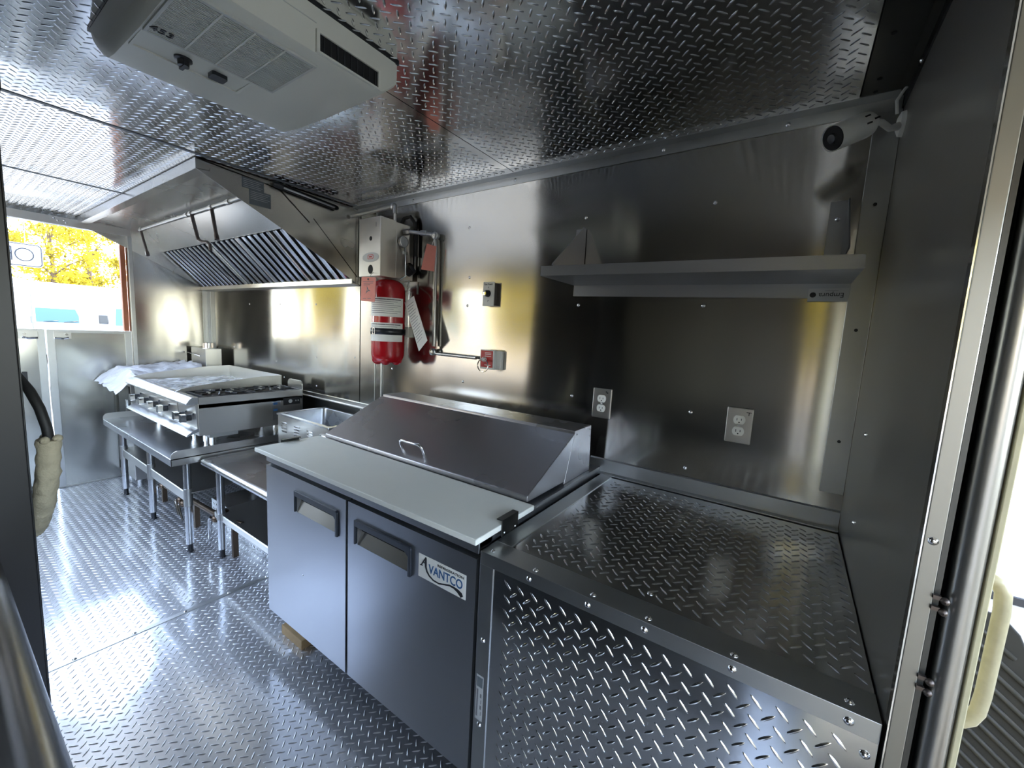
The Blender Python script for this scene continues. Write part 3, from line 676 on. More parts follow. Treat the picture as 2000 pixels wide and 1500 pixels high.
cdt = thing('release_conduit', 'thin galvanised conduit bending from the control box to the pull station', 'conduit', (-1.69, 1.665, 1.65))
build(MB().tube([(-1.87, 1.595, 1.984), (-1.83, 1.61, 1.986), (-1.73, 1.655, 1.976), (-1.705, 1.664, 1.970), (-1.695, 1.666, 1.955), (-1.688, 1.667, 1.90), (-1.683, 1.667, 1.36)], 0.0105, 10), 'riser', 'galv', cdt)
build(MB().tube([(-1.683, 1.667, 1.345), (-1.675, 1.667, 1.326), (-1.655, 1.668, 1.320), (-1.37, 1.669, 1.318)], 0.0095, 10), 'run', 'galv', cdt)
for (x, z) in ((-1.69, 1.965), (-1.683, 1.328)):
    build(MB().lathe([(0.020, 0), (0.020, 0.006), (0.016, 0.010), (0.006, 0.011), (0.006, 0.009), (0, 0.009)], (x, 1.660, z), (0.25, -1, 0), 18).ball((x, 1.672, z), 0.019, 12), 'corner_pulley', 'galv', cdt)
build(MB().cyl((-1.868, 1.595, 1.984), (-1.835, 1.608, 1.986), 0.017, 6, smooth=False), 'fitting', 'galv', cdt)
build(MB().cyl((-1.775, 1.634, 1.982), (-1.745, 1.648, 1.979), 0.015, 12), 'fitting', 'galv', cdt)

ps = thing('pull_station', 'small red-faced manual pull station with a steel ring at the conduit end', 'pull station', (-1.30, 1.69, 1.315))
build(MB().box(-1.305, -1.207, 1.665, 1.69, 1.268, 1.362), 'back_box', 'white', ps, bevel=0.004)
build(MB().box(-1.323, -1.232, 1.640, 1.665, 1.268, 1.366), 'cover', 'white', ps, bevel=0.004)
rf = build(MB().box(-1.315, -1.240, 1.6385, 1.640, 1.278, 1.362), 'red_plate', 'redface', ps)
for z in (1.350, 1.343, 1.333, 1.288): build(MB().box(-1.290, -1.250, 1.6382, 1.6385, z, z + 0.003), 'print_line', 'paper', rf)
build(MB().lathe([(0.012, 0), (0.012, 0.014), (0.009, 0.02), (0, 0.021)], (-1.288, 1.6385, 1.318), (0, -1, 0), 16), 'knob', 'white', ps)
rg = [(-1.282 + 0.033 * math.cos(t), 1.615, 1.288 + 0.033 * math.sin(t)) for t in [2 * PI * i / 28 for i in range(29)]]
build(MB().tube(rg, 0.0028, 8, cap=False), 'pull_ring', 'chrome', ps)

sw = thing('dial_switch', 'small cream wall box with a black rotary dial above the pull station', 'switch', (-1.32, 1.69, 1.652))
build(MB().box(-1.333, -1.268, 1.665, 1.69, 1.590, 1.702), 'box', 'black', sw, bevel=0.002)
fp = build(MB().box(-1.336, -1.266, 1.658, 1.665, 1.586, 1.706), 'face_plate', 'white', sw, bevel=0.002)
build(MB().lathe([(0.018, 0), (0.016, 0.016), (0.0125, 0.018), (0.012, 0.03), (0.0, 0.0305)], (-1.303, 1.658, 1.648), (0, -1, 0), 20), 'dial', 'black', sw)
build(MB().lathe([(0.0115, 0), (0, 0.001)], (-1.303, 1.6274, 1.648), (0, -1, 0), 20), 'dial_cap', 'chrome', sw)
text('lettering', 'Fan Power', 'ink', fp, (-1.301, 1.6574, 1.694), 0.052, 0.0095, FRONT)
text('lettering', '?', 'print', fp, (-1.301, 1.6574, 1.678), 0.005, 0.008, FRONT)
text('lettering', '?', 'print', fp, (-1.301, 1.6574, 1.611), 0.006, 0.010, FRONT)

# ================================================================== outlets
def outlet(label, x, z, mark):
    t = thing('power_outlet', label, 'outlet', (x, YW, z), 'steel outlets on the back wall')
    build(MB().box(x - 0.042, x + 0.042, YW - 0.006, YW, z - 0.065, z + 0.065), 'plate', 'steel', t, bevel=0.003)
    for dz in (0.021, -0.021):
        pol = [(x + 0.0195 * math.cos(a), z + dz + max(-0.0155, min(0.0155, 0.0195 * math.sin(a)))) for a in [2 * PI * i / 28 for i in range(28)]]
        s_ = build(MB().prism('y', pol, YW - 0.006, YW - 0.009), 'socket', 'white', t)
        for (dx, w_, h_) in ((-0.0075, 0.0022, 0.009), (0.0065, 0.0022, 0.0075)):
            build(MB().box(x + dx - w_ / 2, x + dx + w_ / 2, YW - 0.0095, YW - 0.009, z + dz + 0.002 - h_ / 2, z + dz + 0.002 + h_ / 2), 'slot', 'ink', s_)
        build(MB().lathe([(0.0026, 0), (0, 0.0005)], (x, YW - 0.009, z + dz - 0.0085), (0, -1, 0), 10), 'ground_hole', 'ink', s_)
    build(MB().lathe([(0.0035, 0), (0.002, 0.001), (0, 0.001)], (x, YW - 0.006, z), (0, -1, 0), 10), 'plate_screw', 'chrome', t)
    mk = MB()
    if mark == 'T': mk.box(x + 0.020, x + 0.036, YW - 0.0066, YW - 0.006, z + 0.050, z + 0.0525).box(x + 0.027, x + 0.0295, YW - 0.0066, YW - 0.006, z + 0.040, z + 0.050)
    else: mk.box(x + 0.016, x + 0.022, YW - 0.0066, YW - 0.006, z + 0.050, z + 0.055).box(x + 0.020, x + 0.027, YW - 0.0066, YW - 0.006, z + 0.046, z + 0.051)
    build(mk, 'pen_mark', 'ink', t)
outlet('duplex outlet on a steel plate just right of the sandwich fridge lid', -0.668, 1.172, 'L')
outlet('duplex outlet on a steel plate above the tread plate counter, pen cross in its corner', -0.137, 1.164, 'T')

# ================================================================== wall shelf
sh = thing('wall_shelf', 'long stainless wall shelf on triangular brackets above the counter', 'shelf', (-0.36, 1.54, 1.69))
tilt = Matrix.Translation((-0.355, 0, 1.70)) @ Matrix.Rotation(0.0165, 4, 'Y') @ Matrix.Translation((0.355, 0, -1.70))
build(MB().prism('x', [(1.388, 1.672), (1.388, 1.709), (1.391, 1.709), (1.391, 1.7065), (1.684, 1.7065), (1.684, 1.72), (1.687, 1.72), (1.687, 1.7045), (1.391, 1.7045), (1.391, 1.672)], -0.838, 0.124).xf(tilt), 'shelf_board', 'fridge', sh)
build(MB().box(-0.8375, 0.1235, 1.392, 1.684, 1.672, 1.676).xf(tilt), 'underside', 'fridge', sh)
build(MB().box(-0.838, 0.124, 1.681, 1.687, 1.626, 1.672).xf(tilt), 'back_flange', 'fridge', sh)
for x in (-0.80, 0.088):
    b = build(MB().prism('x', [(1.685, 1.722), (1.405, 1.722), (1.410, 1.730), (1.66, 1.92), (1.685, 1.92)], x - 0.0015, x + 0.0015).box(x - 0.045, x, 1.682, 1.686, 1.72, 1.92), 'bracket', 'fridge', sh)
    screw(b, (x - 0.022, 1.682, 1.865), (0, -1, 0))
screw(sh, (0.065, 1.69, 1.85), (0, -1, 0))
lb = build(MB().box(0.016, 0.121, 1.6795, 1.681, 1.609, 1.651), 'label', 'sticker', sh, bevel=0.0005)
text('lettering', 'Empura', 'ink', lb, (0.077, 1.6792, 1.629), 0.064, 0.019, (PI / 2, PI, 0))
build(MB().lathe([(0.0085, 0), (0, 0.0004)], (0.029, 1.6795, 1.630), (0, -1, 0), 20), 'logo_disc', 'ink', lb)
build(MB().box(0.060, 0.094, 1.6791, 1.6795, 1.6425, 1.6435), 'print_line', 'print', lb)

# ================================================================== security camera
sc = thing('security_camera', 'white bullet security camera in the upper right corner', 'camera', (0.10, 1.52, 2.05))
p0 = Vector((0.020, 1.440, 2.018)); p1 = Vector((0.105, 1.515, 2.072)); ax = (p1 - p0).normalized()
build(MB().lathe([(0.031, 0.004), (0.033, 0.0), (0.033, 0.095), (0.031, 0.108), (0.022, 0.122), (0.0, 0.125)], p0, ax, 28), 'body', 'white', sc)
build(MB().lathe([(0.0305, 0.0), (0.029, 0.002), (0.0, 0.002)], p0 + ax * 0.0025, -ax, 28), 'lens_face', 'void', sc)
build(MB().lathe([(0.014, 0), (0.011, 0.004), (0, 0.006)], p0 - ax * 0.0, -ax, 20), 'lens', 'black', sc)
build(MB().tube([p1, p1 + Vector((0.02, 0.02, 0.004)), (0.150, 1.585, 2.075), (0.178, 1.64, 2.10)], [0.011, 0.008, 0.008, 0.012], 10), 'arm', 'white', sc)
build(MB().lathe([(0.034, 0), (0.032, 0.010), (0.018, 0.016), (0, 0.017)], (XR, 1.645, 2.105), (-1, 0, 0), 24), 'base', 'white', sc)
build(MB().tube([(0.165, 1.63, 2.13), (0.160, 1.628, 2.165), (0.172, 1.632, 2.19), (0.178, 1.634, 2.20)], 0.004, 8), 'cable', 'white', sc)
sd_ = ax.cross(Vector((0, 0, 1))).normalized(); up_ = sd_.cross(ax)
for (t, an) in ((0.085, 0.55), (0.08, -0.05), (0.105, 0.1)):
    c_ = p0 + ax * t + (sd_ * math.cos(an) + up_ * math.sin(an)) * 0.0331
    mk = MB().box(-0.008, 0.008, -0.0022, 0.0022, -0.0004, 0.0004)
    nrm = (sd_ * math.cos(an) + up_ * math.sin(an)); tt = ax; bb = nrm.cross(tt)
    mk.xf(Matrix.Translation(c_) @ Matrix((tt, bb, nrm)).transposed().to_4x4()); build(mk, 'print_mark', 'ink', sc)

# ================================================================== sandwich prep fridge
fx0, fx1 = -1.845, -0.652
fr = thing('prep_table_fridge', 'two-door stainless sandwich prep fridge with sloping lid and black handles', 'refrigerator', (-1.25, 1.25, 0.0))
build(MB().box(fx0 + 0.004, fx1 - 0.004, 0.866, 1.655, 0.13, 0.862), 'cabinet', 'fridge', fr)
build(MB().box(fx0 + 0.002, fx1 - 0.002, 0.856, 0.866, 0.15, 0.846), 'gasket', 'void', fr)
build(MB().box(fx0 - 0.002, fx1 + 0.002, 0.838, 0.90, 0.846, 0.890), 'top_rail', 'fridge', fr, bevel=0.003)
build(MB().frame('z', fx0 - 0.002, fx1 + 0.002, 0.84, 1.682, fx0 + 0.08, fx1 - 0.08, 1.0, 1.30, 0.862, 0.892), 'deck', 'fridge', fr, bevel=0.002)
build(MB().box(fx0 + 0.05, fx1 - 0.05, 0.95, 1.38, 0.80, 0.87), 'pan_well', 'steel', fr)
def fdoor(a, b, hx0, hx1):
    d = build(MB().frame('y', a, b, 0.155, 0.833, hx0 + 0.012, hx1 - 0.014, 0.690, 0.770, 0.834, 0.856), 'door', 'fridge', fr)
    hd = build(MB().prism('y', [(hx0, 0.780), (hx1 - 0.008, 0.780), (hx1, 0.772), (hx1, 0.680), (hx1 - 0.014, 0.678), (hx1 - 0.014, 0.744), (hx1 - 0.030, 0.757), (hx0 + 0.010, 0.757), (hx0 + 0.008, 0.690), (hx0, 0.690)], 0.826, 0.8345), 'handle', 'navyplastic', d, bevel=0.003)
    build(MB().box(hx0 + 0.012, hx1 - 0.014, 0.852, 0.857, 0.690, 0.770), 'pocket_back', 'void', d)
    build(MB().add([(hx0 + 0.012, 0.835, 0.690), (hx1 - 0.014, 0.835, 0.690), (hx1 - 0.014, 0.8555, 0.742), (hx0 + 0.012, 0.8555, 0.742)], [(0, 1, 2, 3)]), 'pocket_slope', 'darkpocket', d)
    return d
d1 = fdoor(fx0 + 0.006, -1.257, -1.600, -1.300)
d2 = fdoor(-1.243, fx1 - 0.001, -1.200, -0.908)
screw(d1, (-1.548, 0.834, 0.43), (0, -1, 0)).scale = (0.5, 0.5, 0.5)
bg_ = build(MB().box(-0.878, -0.687, 0.8325, 0.834, 0.697, 0.772), 'badge', 'paper', d2, bevel=0.0008, label='white maker badge with black and blue lettering')
BW, BH = 0.191, 0.075
def bp(u, v): return (-0.878 + u * BW, 0.772 - v * BH)
text('lettering', 'VANTCO', 'blueink', d2, (bp(0.59, 0)[0], 0.8322, bp(0, 0.475)[1]), 0.135, 0.028, FRONT, bold=0.012)
text('lettering', 'REFRIGERATION', 'ink', d2, (bp(0.69, 0)[0], 0.8322, bp(0, 0.15)[1]), 0.102, 0.0075, FRONT)
def ribbon(pts, ws):
    m_ = MB(); n = len(pts); vs = []
    for i in range(n):
        a = Vector(pts[max(i - 1, 0)]); b = Vector(pts[min(i + 1, n - 1)]); t = (b - a).normalized(); nn = Vector((-t.y, t.x)) * ws[i] / 2
        for sgn in (1, -1):
            p = Vector(pts[i]) + nn * sgn
            for y in (0.8318, 0.8326): vs.append((p.x, y, p.y))
    fs = []
    for i in range(n - 1):
        o = 4 * i
        fs += [(o, o + 4, o + 6, o + 2), (o + 1, o + 3, o + 7, o + 5), (o, o + 1, o + 5, o + 4), (o + 2, o + 6, o + 7, o + 3)]
    fs += [(0, 2, 3, 1), (4 * n - 4, 4 * n - 3, 4 * n - 1, 4 * n - 2)]
    return m_.add(vs, fs)
sw_ = [(0.17, 0.06), (0.165, 0.25), (0.168, 0.45), (0.195, 0.62), (0.25, 0.76), (0.34, 0.86), (0.46, 0.875), (0.58, 0.79), (0.68, 0.72), (0.77, 0.72), (0.85, 0.77), (0.91, 0.85), (0.935, 0.93)]
build(ribbon([bp(*p) for p in sw_], [0.004, 0.0080, 0.0080, 0.007, 0.006, 0.005, 0.0045, 0.0045, 0.005, 0.0065, 0.0105, 0.014, 0.011]), 'logo_swoosh', 'ink', d2)
build(ribbon([bp(0.17, 0.05), bp(0.10, 0.32), bp(0.065, 0.46)], [0.0042, 0.0042, 0.0042]), 'logo_stroke', 'ink', d2)
build(ribbon([bp(0.105, 0.32), bp(0.17, 0.30)], [0.0025, 0.0025]), 'logo_stroke', 'ink', d2)
build(ribbon([bp(0.035, 0.475), bp(0.10, 0.45)], [0.0025, 0.0025]), 'logo_stroke', 'ink', d2)
# housing and lid
hp = [(1.371, 0.892), (1.437, 1.078), (1.437, 1.089), (1.592, 1.089), (1.604, 0.892)]
hs = build(MB().prism('x', hp, -1.826, -0.668), 'lid_housing', 'lid', fr, bevel=0.002)
for (y, z) in ((1.455, 1.073), (1.577, 1.075), (1.583, 1.045), (1.59, 0.915)): screw(hs, (-0.668, y, z), (1, 0, 0)).scale = (0.5, 0.5, 0.5)
ld = build(MB().prism('x', [(1.104, 0.905), (1.104, 0.922), (1.106, 0.926), (1.430, 1.079), (1.434, 1.075), (1.370, 0.903)], -1.832, -0.6665), 'lid', 'lid', fr, bevel=0.0025)
dl = Vector((0, 0.329, 0.153)).normalized(); nl_ = Vector((0, -dl.z, dl.y))
hb = Vector((-1.262, 1.150, 0.9445))
hx = [(-0.066, 0.0), (-0.066, 0.03), (-0.060, 0.041), (-0.048, 0.046), (0.048, 0.046), (0.060, 0.041), (0.066, 0.03), (0.066, 0.0)]
build(MB().tube([hb + Vector((a, 0, 0)) + nl_ * b + dl * (0.02 if b > 0.01 else 0) * 0 for a, b in hx], 0.0058, 10), 'lid_handle', 'chrome', ld)
for x in (-0.631, -1.869):
    sgn = 1 if x > -1 else -1
    c_ = MB().box(min(x, x + 0.003 * sgn), max(x, x + 0.003 * sgn), 0.912, 0.995, 0.875, 0.924).box(min(x - 0.018 * sgn, x + 0.003 * sgn), max(x - 0.018 * sgn, x + 0.003 * sgn), 0.912, 0.995, 0.9215, 0.9245)
    cb = build(c_, 'board_clip', 'darksteel', fr, bevel=0.001)
    for y in (0.925, 0.98): screw(cb, (x + 0.003 * sgn, y, 0.884), (sgn, 0, 0)).scale = (0.5, 0.5, 0.5)
for x in (fx0 + 0.09, fx1 - 0.09):
    for y in (0.94, 1.58): build(MB().lathe([(0.03, 0), (0.03, 0.012), (0.02, 0.03), (0.02, 0.085)], (x, y, 0.045 if (x < -1.5 and y < 1) else 0.0), n=16).cyl((x, y, 0.085), (x, y, 0.135), 0.022, 14), 'foot', 'black', fr)
wbk = tag(build(MB().box(-1.835, -1.66, 0.885, 1.00, 0.001, 0.045), 'wood_block', 'wood', bevel=0.003), 'short pine wood block wedged under the front left corner of the prep fridge', 'block')
cb = tag(build(MB().box(-1.868, -0.632, 0.800, 1.094, 0.892, 0.910), 'cutting_board', 'board', bevel=0.003, seg=3), 'long white plastic cutting board along the front of the prep fridge', 'cutting board')

# ================================================================== tread plate counter
ct = thing('tread_plate_counter', 'boxed counter clad in diamond tread plate against the right partition', 'counter', (-0.23, 1.25, 0))
build(MB().box(-0.634, 0.181, 0.836, 1.685, 0.0, 0.860), 'carcass', 'trim', ct)
tp_ = build(MB().box(-0.634, 0.181, 0.834, 1.660, 0.860, 0.863), 'top_plate', 'tread', ct)
lugs('tread_lugs', 'lug', tp_, (-0.583, 0.902, 0.863), (1, 0, 0), (0, 1, 0), 0.763, 0.758, H=0.0021)
fp_ = build(MB().box(-0.634, 0.181, 0.832, 0.836, 0.0, 0.860), 'front_plate', 'tread', ct)
lugs('tread_lugs', 'lug', fp_, (-0.576, 0.832, 0.012), (1, 0, 0), (0, 0, 1), 0.752, 0.815, H=0.0021)
eg = build(MB().prism('x', [(0.829, 0.830), (0.829, 0.8665), (0.900, 0.8665), (0.900, 0.863), (0.832, 0.863), (0.832, 0.830)], -0.637, 0.181), 'front_angle', 'trim', ct, bevel=0.0012)
lg_ = build(MB().prism('y', [(-0.637, 0.80), (-0.637, 0.8665), (-0.585, 0.8665), (-0.585, 0.863), (-0.634, 0.863), (-0.634, 0.80)], 0.900, 1.662), 'left_angle', 'trim', ct, bevel=0.0012)
fs_ = build(MB().box(-0.637, -0.592, 0.8285, 0.832, 0.0, 0.830), 'corner_strip', 'trim', ct, bevel=0.001)
for (x, y) in ((-0.611, 0.85), (-0.473, 0.845), (-0.318, 0.845), (-0.192, 0.845), (-0.03, 0.845), (0.142, 0.852)): screw(eg, (x, y, 0.8665), (0, 0, 1))
for (x, z) in ((-0.482, 0.847), (-0.324, 0.847), (-0.195, 0.848), (-0.03, 0.848), (0.141, 0.848)): screw(eg, (x, 0.829, z), (0, -1, 0))
screw(fp_, (0.167, 0.832, 0.801), (0, -1, 0)); screw(tp_, (-0.215, 0.94, 0.863), (0, 0, 1))
for z in (0.613, 0.354, 0.10): screw(fs_, (-0.615, 0.8285, z), (0, -1, 0))
stk = build(MB().box(-0.630, -0.606, 0.8278, 0.8285, 0.368, 0.505), 'sticker', 'sticker', ct)
build(MB().box(-0.628, -0.608, 0.8275, 0.8278, 0.470, 0.500), 'sticker_block', 'plate_grey', stk)
build(MB().box(-0.627, -0.622, 0.8275, 0.8278, 0.378, 0.462), 'sticker_bar', 'print', stk)
for k in range(4): build(MB().box(-0.612 - 0.003 * (k % 2), -0.610, 0.8275, 0.8278, 0.385 + k * 0.018, 0.397 + k * 0.018), 'print_line', 'print', stk)

# ================================================================== low work table and food warmer
tb = thing('work_table', 'low stainless work table with rolled edge between the prep fridge and equipment stand', 'table', (-2.4, 1.3, 0))
tx0, tx1 = -2.895, -1.875
ed = [(1.655, 0.600), (0.965, 0.600), (0.951, 0.598), (0.942, 0.590), (0.938, 0.578), (0.941, 0.565), (0.950, 0.556), (0.962, 0.553), (0.970, 0.556), (0.970, 0.590), (1.655, 0.594)]
build(MB().prism('x', ed, tx0, tx1, smooth=True), 'table_top', 'steelx', tb)
build(MB().box(tx0, tx1, 1.650, 1.656, 0.56, 0.66), 'back_upstand', 'steelx', tb)
us = [(1.64, 0.272), (0.985, 0.272), (0.980, 0.268), (0.980, 0.236), (0.984, 0.236), (0.984, 0.266), (1.64, 0.268)]
build(MB().prism('x', us, tx0 + 0.06, tx1 - 0.04), 'under_shelf', 'steel', tb)
for x in (-2.75, -1.93):
    for y in (0.985, 1.58):
        zb_ = 0.187 if (y > 1.1 and x > -3.3) else 0.0
        lg = build(MB().cyl((x, y, zb_ + 0.055), (x, y, 0.56), 0.0205, 18), 'leg', 'steelx', tb)
        build(MB().lathe([(0.016, 0), (0.018, 0.006), (0.014, 0.012), (0.015, 0.056)], (x, y, zb_), n=14), 'foot', 'black', lg)
        build(MB().cyl((x, y, 0.245), (x, y, 0.285), 0.0235, 16), 'collar', 'aluminium', lg)
ww = tag(build(MB().box(-3.30, -1.87, 1.125, 1.685, 0.0, 0.185), 'wheel_well_cover', 'tread', bevel=0.004), 'tread plate wheel well cover on the floor under the work table', 'cover')
lugs('tread_lugs', 'lug', ww, (-3.29, 1.125, 0.008), (1, 0, 0), (0, 0, 1), 1.40, 0.168, H=0.0021)

fw = thing('food_warmer', 'rectangular stainless countertop food warmer with louvred sides and an empty well', 'food warmer', (-2.44, 1.49, 0.60))
wx0, wx1, wy0, wy1, wz0, wz1 = -2.735, -2.150, 1.318, 1.648, 0.622, 0.852
build(MB().frame('y', wx0, wx1, wz0, wz1, wx0 + 0.01, wx0 + 0.011, wz0 + 0.01, wz0 + 0.011, wy0, wy0 + 0.002), 'front_skin', 'steel', fw)
build(MB().box(wx0, wx0 + 0.002, wy0, wy1, wz0, wz1).box(wx1 - 0.002, wx1, wy0, wy1, wz0, wz1).box(wx0, wx1, wy1 - 0.002, wy1, wz0, wz1).box(wx0, wx1, wy0, wy1, wz0, wz0 + 0.002), 'casing', 'steel', fw)
build(MB().frame('z', wx0 - 0.006, wx1 + 0.006, wy0 - 0.006, wy1 + 0.004, wx0 + 0.03, wx1 - 0.03, wy0 + 0.022, wy1 - 0.022, wz1, wz1 + 0.010), 'top_rim', 'steelx', fw, bevel=0.003)
pc = ((wx0 + wx1) / 2, (wy0 + wy1) / 2)
top = rounded(pc, (wx1 - wx0) / 2 - 0.03, (wy1 - wy0) / 2 - 0.022, 0.035); bot = rounded(pc, (wx1 - wx0) / 2 - 0.045, (wy1 - wy0) / 2 - 0.037, 0.035)
n = len(top)
build(MB().add([(x, y, wz1 + 0.008) for x, y in top] + [(x, y, wz1 - 0.15) for x, y in bot], [(i, (i + 1) % n, n + (i + 1) % n, n + i) for i in range(n)], True).add([(x, y, wz1 - 0.15) for x, y in bot], [tuple(range(n))]), 'well_pan', 'steelx', fw)
for gx in (-2.68, -2.53, -2.38, -2.24):
    for k in range(4):
        z = 0.812 - k * 0.018
        build(MB().prism('x', [(wy0, z), (wy0 - 0.006, z - 0.003), (wy0 - 0.001, z - 0.012), (wy0, z - 0.012)], gx, gx + 0.06), 'louvre', 'chrome', fw)
build(MB().prism('y', rounded((-2.64, 0.665), 0.05, 0.012, 0.011), wy0, wy0 - 0.001), 'name_plate', 'black', fw)
for x in (wx0 + 0.05, wx1 - 0.05):
    for y in (wy0 + 0.05, wy1 - 0.05): build(MB().cyl((x, y, 0.600), (x, y, 0.624), 0.015, 12), 'foot', 'black', fw)

# ================================================================== equipment stand
es = thing('equipment_stand', 'low stainless equipment stand with raised side guards under the griddle', 'equipment stand', (-3.66, 1.2, 0))
ex0, ex1 = -4.407, -2.915
build(MB().prism('x', [(1.655, 0.622), (0.803, 0.622), (0.800, 0.619), (0.800, 0.578), (0.803, 0.578), (0.803, 0.616), (1.655, 0.618)], ex0, ex1), 'stand_top', 'steelx', es)
gp = [(0.800, 0.578), (0.800, 0.638), (0.805, 0.652), (0.816, 0.663), (0.832, 0.668), (1.655, 0.668), (1.655, 0.578)]
for x in (ex0, ex1 - 0.003): build(MB().prism('x', gp, x, x + 0.003), 'side_guard', 'steel', es)
build(MB().box(ex0, ex1, 1.652, 1.655, 0.60, 0.70), 'back_guard', 'steel', es)
build(MB().prism('x', [(1.62, 0.384), (0.884, 0.384), (0.880, 0.380), (0.880, 0.325), (0.884, 0.325), (0.884, 0.378), (1.62, 0.380)], ex0 + 0.06, ex1 - 0.03), 'under_shelf', 'steel', es)
for x in (-4.316, -3.651, -2.965):
    for y in (0.890, 1.57):
        zb_ = 0.187 if (y > 1.1 and x > -3.3) else 0.0
        lg = build(MB().cyl((x, y, zb_ + 0.055), (x, y, 0.60), 0.0205, 18), 'leg', 'steelx', es)
        build(MB().lathe([(0.016, 0), (0.018, 0.006), (0.014, 0.012), (0.015, 0.056)], (x, y, zb_), n=14), 'foot', 'black', lg)
        build(MB().cyl((x, y, 0.30), (x, y, 0.41), 0.0235, 16), 'collar', 'aluminium', lg)

# ================================================================== griddle and burner range
def appliance(root, x0, x1, knob_xs):
    build(MB().box(x0, x1, 0.955, 1.600, 0.728, 0.925), 'body', 'steel', root, bevel=0.002)
    build(MB().prism('x', [(0.958, 0.972), (0.930, 0.972), (0.916, 0.966), (0.893, 0.938), (0.892, 0.930), (0.900, 0.926), (0.958, 0.926)], x0, x1, smooth=False), 'bullnose', 'steelx', root, bevel=0.004, seg=3)
    build(MB().prism('x', [(0.956, 0.926), (0.940, 0.926), (0.948, 0.775), (0.956, 0.775)], x0 + 0.004, x1 - 0.004), 'control_panel', 'steel', root)
    build(MB().prism('x', [(0.956, 0.775), (0.948, 0.775), (0.898, 0.748), (0.890, 0.735), (0.896, 0.733), (0.956, 0.757)], x0 + 0.002, x1 - 0.002), 'drip_lip', 'steelx', root, bevel=0.001)
    for x in knob_xs:
        kb = build(MB().cyl((x, 0.944, 0.832), (x, 0.916, 0.832), 0.021, 18), 'knob', 'black', root)
        build(MB().prism('y', rounded((x, 0.832), 0.019, 0.024, 0.004), 0.890, 0.917), 'knob_grip', 'chrome', kb)
        build(MB().lathe([(0.006, 0), (0.006, 0.006), (0, 0.007)], (x + 0.055, 0.943, 0.862), (0, -1, 0), 10), 'pilot_hole', 'black', root)
    for x in (x0 + 0.10, x1 - 0.10):
        for y in (1.06, 1.50):
            build(MB().cyl((x, y, 0.640), (x, y, 0.73), 0.019, 14).cyl((x, y, 0.6225), (x, y, 0.642), 0.015, 12), 'foot', 'chrome', root)
gd = thing('griddle', 'wide flat-top gas griddle with tall splash guard, left of the burners', 'griddle', (-3.71, 1.27, 0.622))
appliance(gd, -4.170, -3.256, (-4.07, -3.86, -3.66, -3.46))
build(MB().box(-4.165, -3.262, 0.958, 1.598, 0.925, 0.950), 'griddle_plate', 'steelx', gd)
sp = [(0.925, 0.925), (0.925, 0.968), (0.96, 0.982), (1.02, 0.995), (1.10, 1.005), (1.45, 1.040), (1.600, 1.043), (1.600, 0.925)]
build(MB().prism('x', sp, -4.172, -4.166), 'splash_guard', 'steel', gd)
build(MB().prism('x', sp, -3.262, -3.256), 'splash_guard', 'steel', gd)
build(MB().box(-4.172, -3.256, 1.596, 1.602, 0.90, 1.043), 'splash_guard', 'steel', gd)
br = thing('burner_range', 'narrow two-burner hot plate with black cast grates beside the griddle', 'hot plate', (-3.10, 1.27, 0.622))
appliance(br, -3.252, -2.950, (-3.165, -3.045))
build(MB().box(-3.252, -3.249, 0.958, 1.60, 0.92, 0.968).box(-2.953, -2.950, 0.958, 1.60, 0.90, 0.968), 'top_rim', 'steel', br)
build(MB().box(-3.249, -2.953, 0.958, 1.60, 0.925, 0.935), 'burner_tray', 'iron', br)
build(MB().prism('y', rounded((-3.05, 0.985), 0.10, 0.045, 0.03), 1.595, 1.602), 'back_guard', 'steel', br)
for y in (1.13, 1.44):
    g_ = MB(); cx = -3.10
    g_.frame('z', cx - 0.140, cx + 0.140, y - 0.145, y + 0.145, cx - 0.128, cx + 0.128, y - 0.133, y + 0.133, 0.958, 0.970)
    for i in range(8):
        a = PI / 4 * i + PI / 8; r1 = 0.135
        p = [Vector((cx + r_ * math.cos(a), y + r_ * math.sin(a), z)) for r_, z in ((0.04, 0.975), (r1, 0.972))]
        g_.tube(p, 0.0065, 6)
    gt = build(g_, 'grate', 'iron', br)
    build(MB().lathe([(0.05, 0), (0.05, 0.015), (0.035, 0.02), (0, 0.02)], (cx, y, 0.935), n=20), 'burner', 'iron', br)
    for i in range(4):
        a = PI / 2 * i + PI / 8; build(MB().box(cx + 0.075 * math.cos(a) - 0.018, cx + 0.075 * math.cos(a) + 0.018, y + 0.085 * math.sin(a) - 0.006, y + 0.085 * math.sin(a) + 0.006, 0.972, 0.981), 'grate_finger', 'aluminium', gt)  # highlights on the iron grate tips, put in as pale metal bars
rp_ = build(MB().box(-2.950, -2.9485, 1.46, 1.58, 0.865, 0.915), 'rating_plate', 'ink', br)
build(MB().lathe([(0.014, 0), (0, 0.0006)], (-2.9485, 1.51, 0.89), (1, 0, 0), 16), 'logo_disc', 'sticker', rp_)
for y in (1.545, 1.562): build(MB().box(-2.9485, -2.948, y, y + 0.008, 0.886, 0.896), 'print_mark', 'sticker', rp_)
st_ = build(MB().box(-2.950, -2.949, 1.385, 1.44, 0.77, 0.90), 'sticker', 'steelx', br)
for z in (0.875, 0.83): build(MB().box(-2.949, -2.9485, 1.392, 1.42, z, z + 0.016), 'print_mark', 'blueink', st_)
build(MB().box(-3.10, -2.98, 1.02, 1.18, 0.70, 0.728), 'drip_tray_end', 'sticker', br)

